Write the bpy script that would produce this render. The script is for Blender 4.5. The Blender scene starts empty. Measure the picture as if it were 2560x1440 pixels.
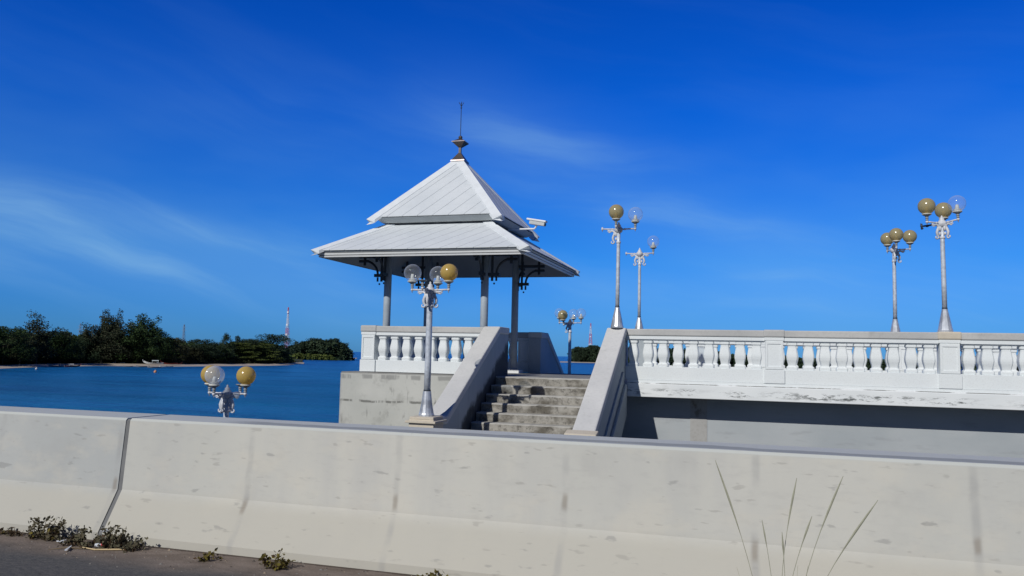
import bpy, math, random
from math import sin, cos, pi, radians as rad
from mathutils import Vector, Matrix

# ------------------------------------------------------------------ camera, sky, sun
S = bpy.context.scene
COL = S.collection
EYE = 1.30                                   # eye height above the road; layout heights below are relative to the eye
SUN_EL, SUN_AZ = rad(35), rad(16)            # sun stands behind the camera, a little to the left

cd = bpy.data.cameras.new("camera"); cam = bpy.data.objects.new("camera", cd); COL.objects.link(cam)
cd.sensor_width = 36; cd.lens = 36*2000/2560; cd.clip_start = .05; cd.clip_end = 90000
CR = Matrix.Rotation(rad(16.86), 3, 'Z') @ Matrix.Rotation(pi/2+rad(4.8), 3, 'X') @ Matrix.Rotation(rad(1.254), 3, 'Z')
cam.matrix_world = Matrix.Translation((0, 0, EYE)) @ CR.to_4x4()
S.camera = cam
S.render.resolution_x, S.render.resolution_y = 1024, 576
S.view_settings.view_transform = 'Standard'; S.view_settings.look = 'None'
S.view_settings.exposure = 0.0; S.view_settings.gamma = 1.0
S.render.engine = 'CYCLES'
S.cycles.max_bounces = 8; S.cycles.transparent_max_bounces = 24

def N(nt, typ, ins=None, **props):
    n = nt.nodes.new(typ)
    for k, v in props.items(): setattr(n, k, v)
    for k, v in (ins or {}).items():
        if isinstance(v, bpy.types.NodeSocket): nt.links.new(v, n.inputs[k])
        else: n.inputs[k].default_value = v
    return n
def M(nt, op, a, b=0.0, c=0.0, clamp=False):
    n = N(nt, 'ShaderNodeMath', {0: a, 1: b, 2: c}, operation=op); n.use_clamp = clamp
    return n.outputs[0]
def mixc(nt, fac, a, b, blend='MIX'):
    n = N(nt, 'ShaderNodeMix', {0: fac, 6: a, 7: b}, data_type='RGBA', blend_type=blend); n.clamp_factor = True
    return n.outputs[2]
def ramp(nt, fac, stops):
    n = N(nt, 'ShaderNodeValToRGB', {0: fac}); e = n.color_ramp.elements
    while len(e) < len(stops): e.new(.5)
    for q, (p, c) in zip(e, stops):
        q.position = p; q.color = (c, c, c, 1) if not isinstance(c, tuple) else (*c, 1)
    return n.outputs[0]
def smooth(nt, x, a, b):
    return N(nt, 'ShaderNodeMapRange', {0: x, 1: a, 2: b, 3: 0.0, 4: 1.0}, interpolation_type='SMOOTHSTEP').outputs[0]

W = bpy.data.worlds.new("World"); S.world = W; W.use_nodes = True
nt = W.node_tree; nt.nodes.clear()
sky = N(nt, 'ShaderNodeTexSky', sky_type='NISHITA', sun_disc=False, sun_elevation=SUN_EL, sun_rotation=pi+SUN_AZ,
        air_density=1.0, dust_density=0.25, ozone_density=4.0, altitude=0.0)
tc = N(nt, 'ShaderNodeTexCoord').outputs['Generated']
sx = N(nt, 'ShaderNodeSeparateXYZ', {0: tc})
x_, y_, z_ = sx.outputs
el = M(nt, 'ARCSINE', z_)
az = M(nt, 'ARCTAN2', x_, y_)                 # 0 straight over the water, positive to the right
# the deep polarised blue of the half of the sky away from the sun, paler low down
away = smooth(nt, y_, -.15, .56)
up = smooth(nt, el, 0.0, .60)
tint = ramp(nt, up, [(0, (.10, .38, 1.02)), (.10, (.058, .425, 1.05)), (.5, (.015, .385, 1.22)), (1, (.006, .315, 1.19))])
tint = mixc(nt, away, (.08, .15, .30, 1), tint)
base = mixc(nt, 1.0, sky.outputs[0], tint, 'MULTIPLY')
# thin cirrus, streaming down to the right
sheared = M(nt, 'ADD', el, M(nt, 'MULTIPLY', az, .19))
warp = N(nt, 'ShaderNodeTexNoise', {0: N(nt, 'ShaderNodeCombineXYZ', {0: az, 1: el, 2: 3.3}).outputs[0], 'Scale': 2.2, 'Detail': 3.0}).outputs[0]
sheared2 = M(nt, 'ADD', sheared, M(nt, 'MULTIPLY', M(nt, 'SUBTRACT', warp, .5), .16))
cv = N(nt, 'ShaderNodeCombineXYZ', {0: M(nt, 'MULTIPLY', az, 1.6), 1: M(nt, 'MULTIPLY', sheared2, 12.0), 2: 1.7}).outputs[0]
wisps = N(nt, 'ShaderNodeTexNoise', {0: cv, 'Scale': 1.25, 'Detail': 6.0, 'Roughness': .55}).outputs[0]
wisps = smooth(nt, wisps, .42, .80)
cv2 = N(nt, 'ShaderNodeCombineXYZ', {0: M(nt, 'MULTIPLY', az, 1.3), 1: M(nt, 'MULTIPLY', el, 4.0), 2: 8.1}).outputs[0]
veil = smooth(nt, N(nt, 'ShaderNodeTexNoise', {0: cv2, 'Scale': 1.7, 'Detail': 4.0}).outputs[0], .35, .75)
def band(c, slope, width, a0, a1):
    """one long streak: elevation c at azimuth zero, falling by slope to the right"""
    d = M(nt, 'DIVIDE', M(nt, 'SUBTRACT', el, M(nt, 'ADD', c, M(nt, 'MULTIPLY', az, -slope))), width)
    g = M(nt, 'POWER', 2.718, M(nt, 'MULTIPLY', M(nt, 'MULTIPLY', d, d), -1.0))
    win = M(nt, 'MULTIPLY', smooth(nt, az, a0-.12, a0+.12), M(nt, 'SUBTRACT', 1.0, smooth(nt, az, a1-.12, a1+.12)))
    return M(nt, 'MULTIPLY', g, win)
BANDS = [(.030, .155, .024, -1.3, -.55, .85), (.004, .124, .042, -1.3, -.48, .90), (.185, .15, .04, -.66, -.34, .16), (.129, .44, .062, -.36, .10, .58), (.085, .08, .055, -.25, .7, .32)]
tot = None
for b in BANDS:
    q = M(nt, 'MULTIPLY', band(*b[:5]), b[5]); tot = q if tot is None else M(nt, 'ADD', tot, q)
lowsky = M(nt, 'SUBTRACT', 1.0, smooth(nt, el, .12, .42))
cloud = M(nt, 'MULTIPLY', M(nt, 'ADD', M(nt, 'MULTIPLY', wisps, .75), .30), tot)
cloud = M(nt, 'ADD', cloud, M(nt, 'MULTIPLY', M(nt, 'MULTIPLY', veil, lowsky), .20))
cloud = M(nt, 'ADD', cloud, M(nt, 'MULTIPLY', wisps, .05), clamp=True)
CLOUD_C = (2.7, 5.2, 7.7, 1)
colr = mixc(nt, M(nt, 'MULTIPLY', cloud, .62), base, CLOUD_C)
bg = N(nt, 'ShaderNodeBackground', {'Color': colr, 'Strength': .10})
nt.links.new(bg.outputs[0], N(nt, 'ShaderNodeOutputWorld').inputs[0])

sd = bpy.data.lights.new("sun", 'SUN'); sun = bpy.data.objects.new("sun", sd); COL.objects.link(sun)
sd.energy = 3.15; sd.angle = rad(.5); sd.color = (1.0, .965, .90)
sdir = Vector((-sin(SUN_AZ)*cos(SUN_EL), -cos(SUN_AZ)*cos(SUN_EL), sin(SUN_EL)))
sun.rotation_euler = sdir.to_track_quat('Z', 'Y').to_euler()

# ------------------------------------------------------------------ helpers
def ray(px, py): return CR @ Vector(((px-1280)/2000, -(py-720)/2000, -1))
def at(px, py, X=None, Y=None, Z=None, D=None):
    """where the sight line through a photo pixel meets a plane (eye-relative), used to survey real positions"""
    d = ray(px, py)
    if D is not None: return d*(D/math.hypot(d.x, d.y))
    k = X/d.x if X is not None else Y/d.y if Y is not None else Z/d.z
    return d*k
def tag(o, label=None, cat=None, group=None, kind=None):
    for k, v in (('label', label), ('category', cat), ('group', group), ('kind', kind)):
        if v: o[k] = v
    return o
def wloc(o):
    v = Vector((0, 0, 0))
    while o: v += Vector(o.location); o = o.parent
    return v
def thing(name, label, cat, loc, group=None):
    o = bpy.data.objects.new(name, None); COL.objects.link(o)
    o.location = (loc[0], loc[1], loc[2]+EYE); o.empty_display_size = .3
    return tag(o, label, cat, group)
class MB:
    def __init__(s): s.v = []; s.f = []; s.m = []; s.mi = 0
    def add(s, vs, fs):
        n = len(s.v); s.v += [tuple(v) for v in vs]; s.f += [tuple(i+n for i in f) for f in fs]; s.m += [s.mi]*len(fs)
    def box(s, x0, x1, y0, y1, z0, z1):
        s.add([(x, y, z) for z in (z0, z1) for x, y in ((x0, y0), (x1, y0), (x1, y1), (x0, y1))],
              [(3, 2, 1, 0), (4, 5, 6, 7), (0, 1, 5, 4), (1, 2, 6, 5), (2, 3, 7, 6), (3, 0, 4, 7)])
    def frustum(s, cx, cy, z0, h0, z1, h1, cap=True):
        a = [(cx-h0, cy-h0, z0), (cx+h0, cy-h0, z0), (cx+h0, cy+h0, z0), (cx-h0, cy+h0, z0)]
        b = [(cx-h1, cy-h1, z1), (cx+h1, cy-h1, z1), (cx+h1, cy+h1, z1), (cx-h1, cy+h1, z1)]
        f = [(0, 1, 5, 4), (1, 2, 6, 5), (2, 3, 7, 6), (3, 0, 4, 7)]
        if cap: f += [(3, 2, 1, 0), (4, 5, 6, 7)]
        s.add(a+b, f)
    def prism(s, poly, axis, a, b):
        """poly = list of 2-D points in the plane across axis, extruded from a to b"""
        def P(p, t): return (t, p[0], p[1]) if axis == 'X' else (p[0], t, p[1]) if axis == 'Y' else (p[0], p[1], t)
        n = len(poly)
        s.add([P(p, a) for p in poly]+[P(p, b) for p in poly],
              [tuple(range(n))[::-1], tuple(range(n, 2*n))]+[(i, (i+1) % n, n+(i+1) % n, n+i) for i in range(n)])
    def tube(s, pts, r, n=8, r2=None, closed=True):
        pts = [Vector(p) for p in pts]; k = len(pts); rs = r if isinstance(r, (list, tuple)) else [r+(0 if r2 is None else (r2-r)*i/max(1, k-1)) for i in range(k)]
        vs = []; prev = None
        for i, p in enumerate(pts):
            t = (pts[min(i+1, k-1)]-pts[max(i-1, 0)]).normalized()
            if prev is None: prev = t.orthogonal().normalized()
            u = (prev-t*prev.dot(t)).normalized(); prev = u; w = t.cross(u)
            for j in range(n):
                a = 2*pi*j/n; vs.append(p+(u*cos(a)+w*sin(a))*rs[i])
        fs = [(i*n+j, i*n+(j+1) % n, (i+1)*n+(j+1) % n, (i+1)*n+j) for i in range(k-1) for j in range(n)]
        if closed: fs += [tuple(range(n))[::-1], tuple(range((k-1)*n, k*n))]
        s.add(vs, fs)
    def lathe(s, prof, c=(0, 0, 0), n=16, square=False, rot=0):
        """prof = [(radius, z)]; square=True gives a four sided turned section with softened corners"""
        if square:
            q = .80; base = [(1, -q), (1, q), (q, 1), (-q, 1), (-1, q), (-1, -q), (-q, -1), (q, -1)]; n = 8
        else: base = [(cos(2*pi*j/n+rot), sin(2*pi*j/n+rot)) for j in range(n)]
        vs = [(c[0]+r*bx, c[1]+r*by, c[2]+z) for r, z in prof for bx, by in base]; k = len(prof)
        fs = [(i*n+j, i*n+(j+1) % n, (i+1)*n+(j+1) % n, (i+1)*n+j) for i in range(k-1) for j in range(n)]
        fs += [tuple(range(n))[::-1], tuple(range((k-1)*n, k*n))]
        s.add(vs, fs)
    def sphere(s, c, r, n=20, m=12, sq=1.0):
        vs = [(c[0], c[1], c[2]-r*sq)]; fs = []
        for i in range(1, m):
            a = -pi/2+pi*i/m
            for j in range(n): vs.append((c[0]+r*cos(a)*cos(2*pi*j/n), c[1]+r*cos(a)*sin(2*pi*j/n), c[2]+r*sq*sin(a)))
        vs.append((c[0], c[1], c[2]+r*sq)); L = len(vs)-1
        for j in range(n):
            fs.append((0, 1+(j+1) % n, 1+j)); fs.append((L, 1+(m-2)*n+j, 1+(m-2)*n+(j+1) % n))
            for i in range(m-2): fs.append((1+i*n+j, 1+i*n+(j+1) % n, 1+(i+1)*n+(j+1) % n, 1+(i+1)*n+j))
        s.add(vs, fs)
    def mesh(s, name, mats, off=Vector((0, 0, 0)), smooth_=False):
        me = bpy.data.meshes.new(name)
        me.from_pydata([(v[0]-off[0], v[1]-off[1], v[2]-off[2]) for v in s.v], [], s.f)
        for m in (mats if isinstance(mats, (list, tuple)) else [mats]): me.materials.append(m)
        if any(s.m): me.polygons.foreach_set('material_index', s.m)
        if smooth_: me.polygons.foreach_set('use_smooth', [True]*len(me.polygons))
        me.update(); return me
    def build(s, name, mats, parent=None, smooth_=False, bevel=0, local=False):
        """verts are eye-relative world coordinates unless local=True (then relative to the parent)"""
        off = Vector((0, 0, 0))
        if parent is not None and not local: off = wloc(parent)-Vector((0, 0, EYE))
        elif parent is None: off = Vector((0, 0, -EYE))
        o = bpy.data.objects.new(name, s.mesh(name, mats, off, smooth_)); COL.objects.link(o); o.parent = parent
        if bevel:
            b = o.modifiers.new('bevel', 'BEVEL'); b.width = bevel; b.segments = 2; b.limit_method = 'ANGLE'; b.angle_limit = rad(35)
        if smooth_ == 'angle' or (smooth_ and bevel):
            pass
        return o
def dup(o, parent=None, loc=None):
    c = o.copy(); COL.objects.link(c); c.parent = parent
    if loc is not None: c.location = loc
    for ch in list(o.children): dup(ch, c)
    return c
def copy_thing(o, loc, label, group=None):
    kids = list(o.children); c = o.copy(); COL.objects.link(c); c.location = loc; c['label'] = label
    if group: c['group'] = group
    for k in kids: dup(k, c)
    return c
R = random.Random(7)

# ------------------------------------------------------------------ materials
def mat(name):
    m = bpy.data.materials.new(name); m.use_nodes = True; nt = m.node_tree; nt.nodes.clear()
    out = N(nt, 'ShaderNodeOutputMaterial'); b = N(nt, 'ShaderNodeBsdfPrincipled'); nt.links.new(b.outputs[0], out.inputs[0])
    return m, nt, b, out
def noise(nt, vec, scale, detail=4.0, rough=.55, stretch=None):
    if stretch: vec = N(nt, 'ShaderNodeMapping', {0: vec, 'Scale': stretch}).outputs[0]
    return N(nt, 'ShaderNodeTexNoise', {0: vec, 'Scale': scale, 'Detail': detail, 'Roughness': rough}).outputs[0]
def wpos(nt): return N(nt, 'ShaderNodeNewGeometry').outputs['Position']
def bump(nt, b, h, strength=.3, dist=.01):
    nt.links.new(N(nt, 'ShaderNodeBump', {'Strength': strength, 'Distance': dist, 'Height': h}).outputs[0], b.inputs['Normal'])
def setc(nt, b, c, rough=.8, spec=.3, metal=0.0):
    if isinstance(c, bpy.types.NodeSocket): nt.links.new(c, b.inputs['Base Color'])
    else: b.inputs['Base Color'].default_value = (*c, 1)
    b.inputs['Roughness'].default_value = rough; b.inputs['Specular IOR Level'].default_value = spec; b.inputs['Metallic'].default_value = metal
def c4(t): return (*t, 1)
def plain(name, c, rough=.6, spec=.4, metal=0., var=.12, scale=6.):
    m, nt, b, _ = mat(name); p = wpos(nt); n = noise(nt, p, scale, 4)
    setc(nt, b, mixc(nt, smooth(nt, n, .3, .7), c4([k*(1-var) for k in c]), c4([min(1, k*(1+var)) for k in c])), rough, spec, metal)
    return m
def concrete(name, lo, hi, dark, stain_scale=1.5, stain=(.60, .78), stain_amt=.7, bmp=.3, rough=.9, vert=1.0, speck=0.0, fine=18.):
    m, nt, b, _ = mat(name); p = wpos(nt)
    c = mixc(nt, smooth(nt, noise(nt, p, .9, 5), .3, .7), c4(lo), c4(hi))
    st = smooth(nt, noise(nt, p, stain_scale, 6, .62, (1, 1, vert)), *stain)
    c = mixc(nt, M(nt, 'MULTIPLY', st, stain_amt), c, c4(dark))
    f = noise(nt, p, fine, 5, .6)
    c = mixc(nt, M(nt, 'MULTIPLY', smooth(nt, f, .45, .75), .22), c, c4(dark))
    if speck:
        c = mixc(nt, M(nt, 'MULTIPLY', smooth(nt, noise(nt, p, 11, 3, .5), .66, .74), speck), c, c4(dark))
    setc(nt, b, c, rough, .2); bump(nt, b, f, bmp, .008)
    return m
WHITE = concrete('white_painted_concrete', (.75, .795, .81), (.79, .83, .835), (.45, .45, .44), 1.7, (.66, .82), .30, .05, fine=40)
SOILED_WHITE = None
CAP = concrete('bare_cap_concrete', (.46, .465, .46), (.55, .55, .535), (.27, .27, .265), 2.2, (.55, .8), .5, .25)
BEIGE = concrete('beige_concrete', (.55, .50, .41), (.62, .56, .46), (.36, .33, .28), 3, (.6, .8), .5)
GREY = concrete('grey_wall_concrete', (.34, .39, .42), (.42, .47, .50), (.26, .26, .25), 2.0, (.55, .8), .4, .2)
DECK = concrete('deck_concrete', (.24, .24, .23), (.31, .31, .30), (.12, .12, .11), 2.4, (.5, .8), .7)
LOWC = concrete('old_deck_concrete', (.09, .09, .085), (.13, .13, .12), (.05, .05, .05), 1.0, (.5, .8), .7)
def mat_base():
    m, nt, b, _ = mat('weathered_base_concrete'); p = wpos(nt); s = N(nt, 'ShaderNodeSeparateXYZ', {0: p}); z = s.outputs[2]; x = s.outputs[0]
    c = mixc(nt, smooth(nt, noise(nt, p, .8, 5), .3, .7), (.45, .46, .43, 1), (.55, .555, .52, 1))
    c = mixc(nt, M(nt, 'MULTIPLY', smooth(nt, noise(nt, p, 2.6, 6, .65), .52, .70), .45), c, (.29, .29, .27, 1))
    c = mixc(nt, M(nt, 'MULTIPLY', smooth(nt, noise(nt, p, 9, 5, .6, (1, 1, .3)), .60, .72), .55), c, (.20, .20, .19, 1))
    w = M(nt, 'MULTIPLY', M(nt, 'SUBTRACT', noise(nt, p, 2.2, 5), .5), .10)
    def line(z0, half, thr):
        d = M(nt, 'ABSOLUTE', M(nt, 'SUBTRACT', M(nt, 'ADD', z, w), z0+EYE))
        br = smooth(nt, noise(nt, p, 3.1, 5, .6, (1, 1, .2)), thr, thr+.08)
        return M(nt, 'MULTIPLY', M(nt, 'SUBTRACT', 1.0, smooth(nt, d, half*.4, half)), br)
    c = mixc(nt, M(nt, 'MULTIPLY', line(-1.10, .035, .44), .8), c, (.13, .13, .12, 1))     # pour joint with black mould
    c = mixc(nt, M(nt, 'MULTIPLY', line(-.55, .07, .46), .55), c, (.17, .17, .17, 1))
    setc(nt, b, c, .92, .2); bump(nt, b, noise(nt, p, 14, 6), .4, .01); return m
BASE = mat_base()
def mat_soiled():
    m, nt, b, _ = mat('mould_streaked_white_fascia'); p = wpos(nt); z = N(nt, 'ShaderNodeSeparateXYZ', {0: p}).outputs[2]
    c = mixc(nt, smooth(nt, noise(nt, p, 1.1, 5), .3, .7), (.73, .765, .775, 1), (.79, .82, .825, 1))
    big = smooth(nt, noise(nt, p, .9, 3), .38, .52)
    st = smooth(nt, noise(nt, p, 6.5, 8, .78, (.5, 1, 1.9)), .50, .60)
    bandz = M(nt, 'MULTIPLY', smooth(nt, z, EYE-.78, EYE-.70), M(nt, 'SUBTRACT', 1.0, smooth(nt, z, EYE-.66, EYE-.575)))
    c = mixc(nt, M(nt, 'MULTIPLY', M(nt, 'MULTIPLY', st, bandz), M(nt, 'ADD', M(nt, 'MULTIPLY', big, .85), .15)), c, (.11, .12, .12, 1))
    c = mixc(nt, M(nt, 'MULTIPLY', smooth(nt, noise(nt, p, 2.2, 6, .65), .60, .74), .22), c, (.34, .34, .33, 1))
    setc(nt, b, c, .85, .25); bump(nt, b, noise(nt, p, 16, 5), .15, .008); return m
SOILED = mat_soiled()
def mat_seam():
    m, nt, b, _ = mat('dirty_joint_line'); p = wpos(nt)
    f = smooth(nt, noise(nt, p, 2.4, 5, .6), .42, .54)
    setc(nt, b, mixc(nt, f, (.66, .67, .68, 1), (.14, .14, .14, 1)), .9, .2); return m
SEAM = mat_seam()
def mat_steps():
    m, nt, b, _ = mat('stained_step_concrete'); p = wpos(nt)
    c = mixc(nt, smooth(nt, noise(nt, p, 3.0, 6, .65, (.8, 1, 1)), .36, .64), (.13, .12, .10, 1), (.37, .355, .32, 1))
    c = mixc(nt, M(nt, 'MULTIPLY', smooth(nt, noise(nt, p, 11, 6, .7), .50, .66), .6), c, (.055, .052, .047, 1))
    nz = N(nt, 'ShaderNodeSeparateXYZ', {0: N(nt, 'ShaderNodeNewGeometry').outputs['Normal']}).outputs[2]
    c = mixc(nt, M(nt, 'MULTIPLY', smooth(nt, nz, .15, .6), .72), c, (.46, .455, .43, 1))      # treads coloured paler than risers
    setc(nt, b, c, .95, .15); bump(nt, b, noise(nt, p, 12, 6, .65), .7, .02); return m
STEPS = mat_steps()
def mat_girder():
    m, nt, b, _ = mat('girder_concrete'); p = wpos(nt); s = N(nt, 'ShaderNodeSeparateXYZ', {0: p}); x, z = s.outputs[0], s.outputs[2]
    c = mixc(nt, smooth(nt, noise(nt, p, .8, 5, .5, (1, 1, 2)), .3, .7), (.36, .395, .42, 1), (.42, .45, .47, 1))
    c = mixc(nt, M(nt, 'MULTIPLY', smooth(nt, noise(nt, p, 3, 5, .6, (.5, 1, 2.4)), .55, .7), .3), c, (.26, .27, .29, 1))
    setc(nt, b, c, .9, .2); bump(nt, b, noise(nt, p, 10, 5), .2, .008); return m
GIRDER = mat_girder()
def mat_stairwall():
    m, nt, b, _ = mat('stair_wall_concrete_shade_and_algae'); p = wpos(nt); s = N(nt, 'ShaderNodeSeparateXYZ', {0: p}); y, z = s.outputs[1], s.outputs[2]
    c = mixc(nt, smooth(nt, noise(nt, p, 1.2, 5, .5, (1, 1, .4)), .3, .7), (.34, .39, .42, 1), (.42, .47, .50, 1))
    # painted shade and black algae along the joint with the steps
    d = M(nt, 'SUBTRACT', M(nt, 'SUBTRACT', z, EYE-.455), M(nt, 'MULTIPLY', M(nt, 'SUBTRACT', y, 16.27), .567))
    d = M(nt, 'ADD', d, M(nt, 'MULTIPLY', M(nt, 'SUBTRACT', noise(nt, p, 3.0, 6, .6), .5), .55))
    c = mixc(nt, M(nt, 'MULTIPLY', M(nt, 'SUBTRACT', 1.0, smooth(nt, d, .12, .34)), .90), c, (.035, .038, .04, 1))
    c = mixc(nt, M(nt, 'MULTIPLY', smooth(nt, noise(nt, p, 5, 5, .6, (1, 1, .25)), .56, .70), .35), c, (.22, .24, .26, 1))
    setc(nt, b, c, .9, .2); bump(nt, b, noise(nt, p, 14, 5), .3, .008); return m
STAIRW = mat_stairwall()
RUSTY = concrete('rust_stained_render', (.37, .37, .365), (.43, .43, .42), (.16, .145, .10), 5.5, (.53, .66), .7, .4, vert=.6)
def mat_barrier(name, lo, hi):
    m, nt, b, _ = mat(name); p = wpos(nt); s = N(nt, 'ShaderNodeSeparateXYZ', {0: p}); x, y, z = s.outputs
    c = mixc(nt, smooth(nt, noise(nt, p, .55, 4, .5, (1, 1, .35)), .3, .7), c4(lo), c4(hi))
    # cloudy formwork bands
    c = mixc(nt, M(nt, 'MULTIPLY', smooth(nt, noise(nt, p, 1.4, 5, .55, (1.6, 1, .25)), .50, .72), .35), c, (.42, .43, .435, 1))
    c = mixc(nt, M(nt, 'MULTIPLY', smooth(nt, noise(nt, p, 2.3, 5), .55, .75), .30), c, (.37, .37, .36, 1))
    c = mixc(nt, M(nt, 'MULTIPLY', smooth(nt, noise(nt, p, 4.5, 6, .65, (.5, 1, .9)), .48, .68), .30), c, (.62, .585, .50, 1))
    c = mixc(nt, M(nt, 'MULTIPLY', smooth(nt, noise(nt, p, 30, 4, .6, (.3, 1, 1)), .50, .72), .16), c, (.36, .36, .35, 1))
    # splashed, warmer foot
    low = M(nt, 'SUBTRACT', 1.0, smooth(nt, z, .24, .36))
    c = mixc(nt, M(nt, 'MULTIPLY', low, .80), c, (.465, .45, .395, 1))
    # pits and small smears
    pit = smooth(nt, noise(nt, p, 10.5, 3, .5, (.55, 1, 1.5)), .67, .73)
    c = mixc(nt, M(nt, 'MULTIPLY', pit, .40), c, (.22, .22, .22, 1))
    pit2 = smooth(nt, noise(nt, p, 22, 2, .5, (.35, 1, 1.3)), .655, .73)
    c = mixc(nt, M(nt, 'MULTIPLY', pit2, .34), c, (.27, .26, .24, 1))
    # form joints every 1.07 m: faint grey lines, brown tie-hole weeps just above the knee
    u_ = M(nt, 'DIVIDE', M(nt, 'ADD', M(nt, 'ADD', x, 4.255), M(nt, 'MULTIPLY', M(nt, 'SUBTRACT', noise(nt, p, 2.5, 3), .5), .05)), 1.066)
    fr = M(nt, 'MULTIPLY', M(nt, 'SUBTRACT', .5, M(nt, 'ABSOLUTE', M(nt, 'SUBTRACT', M(nt, 'FRACT', u_), .5))), 1.066)
    ln = M(nt, 'SUBTRACT', 1.0, smooth(nt, fr, .006, .034))
    ln1 = M(nt, 'MULTIPLY', ln, smooth(nt, noise(nt, p, 2.6, 4), .40, .62))
    c = mixc(nt, M(nt, 'MULTIPLY', ln1, .42), c, (.30, .305, .31, 1))
    zz = M(nt, 'ABSOLUTE', M(nt, 'SUBTRACT', M(nt, 'ADD', z, M(nt, 'MULTIPLY', M(nt, 'SUBTRACT', noise(nt, p, 1.1, 1), .5), .5)), .36))
    weep = M(nt, 'MULTIPLY', M(nt, 'SUBTRACT', 1.0, smooth(nt, fr, .004, .026)), M(nt, 'SUBTRACT', 1.0, smooth(nt, zz, .02, .065)))
    c = mixc(nt, M(nt, 'MULTIPLY', weep, .5), c, (.24, .20, .155, 1))
    # top: ragged grey laitance strip just behind the front arris
    top = smooth(nt, z, .775, .79)
    fy = M(nt, 'ADD', y, M(nt, 'MULTIPLY', M(nt, 'SUBTRACT', noise(nt, p, 2.6, 6, .6, (.7, 1, 1)), .5), .22))
    strip = M(nt, 'MULTIPLY', M(nt, 'MULTIPLY', smooth(nt, fy, 4.70, 4.715), M(nt, 'SUBTRACT', 1.0, smooth(nt, fy, 4.85, 4.87))), smooth(nt, x, -3.6, -3.2))
    c = mixc(nt, M(nt, 'MULTIPLY', top, .85), c, (.52, .545, .52, 1))
    c = mixc(nt, M(nt, 'MULTIPLY', M(nt, 'MULTIPLY', top, strip), .85), c, (.30, .315, .31, 1))
    setc(nt, b, c, .9, .2); bump(nt, b, noise(nt, p, 20, 5), .18, .006); return m
BARR = mat_barrier('cream_barrier_concrete', (.50, .507, .478), (.58, .572, .522))
BARR2 = mat_barrier('grey_barrier_concrete', (.41, .43, .43), (.47, .485, .475))
JOINT = plain('joint_sealant', (.17, .175, .18), .9)
ROOFW = concrete('roof_white_paint', (.60, .645, .68), (.66, .70, .73), (.48, .51, .54), 1.2, (.6, .85), .25, .05, rough=.6, fine=9.)
HIPW = plain('hip_white_paint', (.74, .78, .81), .55, var=.04)
FASW = plain('fascia_paint', (.52, .55, .55), .6, var=.05)
MOULDW = plain('cornice_white', (.80, .82, .82), .5, var=.03)
STAIRCAP = concrete('stair_cap_concrete', (.56, .565, .56), (.66, .66, .645), (.36, .36, .35), 2.2, (.55, .8), .45, .25)
GAP = plain('seam_gap', (.10, .11, .13), .9)
NECK = plain('roof_neck_dark', (.10, .11, .12), .7)
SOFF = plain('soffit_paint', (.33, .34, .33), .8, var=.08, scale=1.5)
COLM = plain('column_steel_paint', (.42, .48, .54), .45, .5, var=.08)
IRON = plain('dark_iron', (.035, .045, .06), .5, .5)
BRONZE = plain('bronze_finial', (.125, .105, .095), .4, .5, .5)
COPPER = plain('copper_trim', (.50, .42, .40), .35, .5, .3)
GALV = plain('galvanised_pole', (.56, .61, .68), .42, .5, .12, var=.16, scale=16)
CONE = plain('silver_cone', (.55, .58, .62), .35, .5, .45, var=.25, scale=7)
CAST = plain('cast_white_arm', (.60, .62, .66), .5, .5, var=.10, scale=20)
SOCK = plain('socket_grey', (.28, .31, .33), .5)
LAMPW = plain('lamp_ring_white', (.74, .74, .68), .5)
BARE = plain('bare_broken_fitting', (.04, .05, .07), .5)
def shell(nt, inner, rough, top=.55, base=.05):
    """clear coat whose sheen grows evenly towards the rim, seen from either side of the thin shell"""
    lw = N(nt, 'ShaderNodeLayerWeight', {'Blend': .5}).outputs['Facing']
    gl = N(nt, 'ShaderNodeBsdfGlossy', {'Color': (1, 1, 1, 1), 'Roughness': rough})
    f = M(nt, 'ADD', M(nt, 'MULTIPLY', M(nt, 'POWER', lw, 4.0), top), base)
    return N(nt, 'ShaderNodeMixShader', {0: f, 1: inner, 2: gl.outputs[0]}).outputs[0], lw
def mat_clear(name='clear_acrylic_globe', haze=0.0):
    m, nt, b, out = mat(name)
    tr = N(nt, 'ShaderNodeBsdfTransparent', {'Color': (.95, .97, .99, 1)}).outputs[0]
    df = N(nt, 'ShaderNodeBsdfDiffuse', {'Color': (.72, .78, .86, 1)}).outputs[0]
    z = N(nt, 'ShaderNodeSeparateXYZ', {0: N(nt, 'ShaderNodeTexCoord').outputs['Object']}).outputs[2]
    lw = N(nt, 'ShaderNodeLayerWeight', {'Blend': .5}).outputs['Facing']
    dust = M(nt, 'ADD', .08+haze, M(nt, 'ADD', M(nt, 'MULTIPLY', M(nt, 'SUBTRACT', 1.0, smooth(nt, z, -.15, .0)), .22), M(nt, 'MULTIPLY', M(nt, 'POWER', lw, 2.5), .35)))
    a = N(nt, 'ShaderNodeMixShader', {0: dust, 1: tr, 2: df}).outputs[0]
    q, _ = shell(nt, a, .07, .12, .035); nt.links.new(q, out.inputs[0]); return m
CLEAR = mat_clear()
CLOUDY = mat_clear('cloudy_acrylic_globe', .17)
def mat_amber(name, c, thin):
    m, nt, b, out = mat(name)
    df = N(nt, 'ShaderNodeBsdfDiffuse', {'Color': c4(c)}).outputs[0]; tl = N(nt, 'ShaderNodeBsdfTranslucent', {'Color': c4(c)}).outputs[0]
    tr = N(nt, 'ShaderNodeBsdfTransparent', {'Color': c4([min(1, k*1.5) for k in c])}).outputs[0]
    a = N(nt, 'ShaderNodeMixShader', {0: .35, 1: df, 2: tl}).outputs[0]; a = N(nt, 'ShaderNodeMixShader', {0: thin, 1: a, 2: tr}).outputs[0]
    q, _ = shell(nt, a, .17, .15, .05); nt.links.new(q, out.inputs[0]); return m
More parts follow.
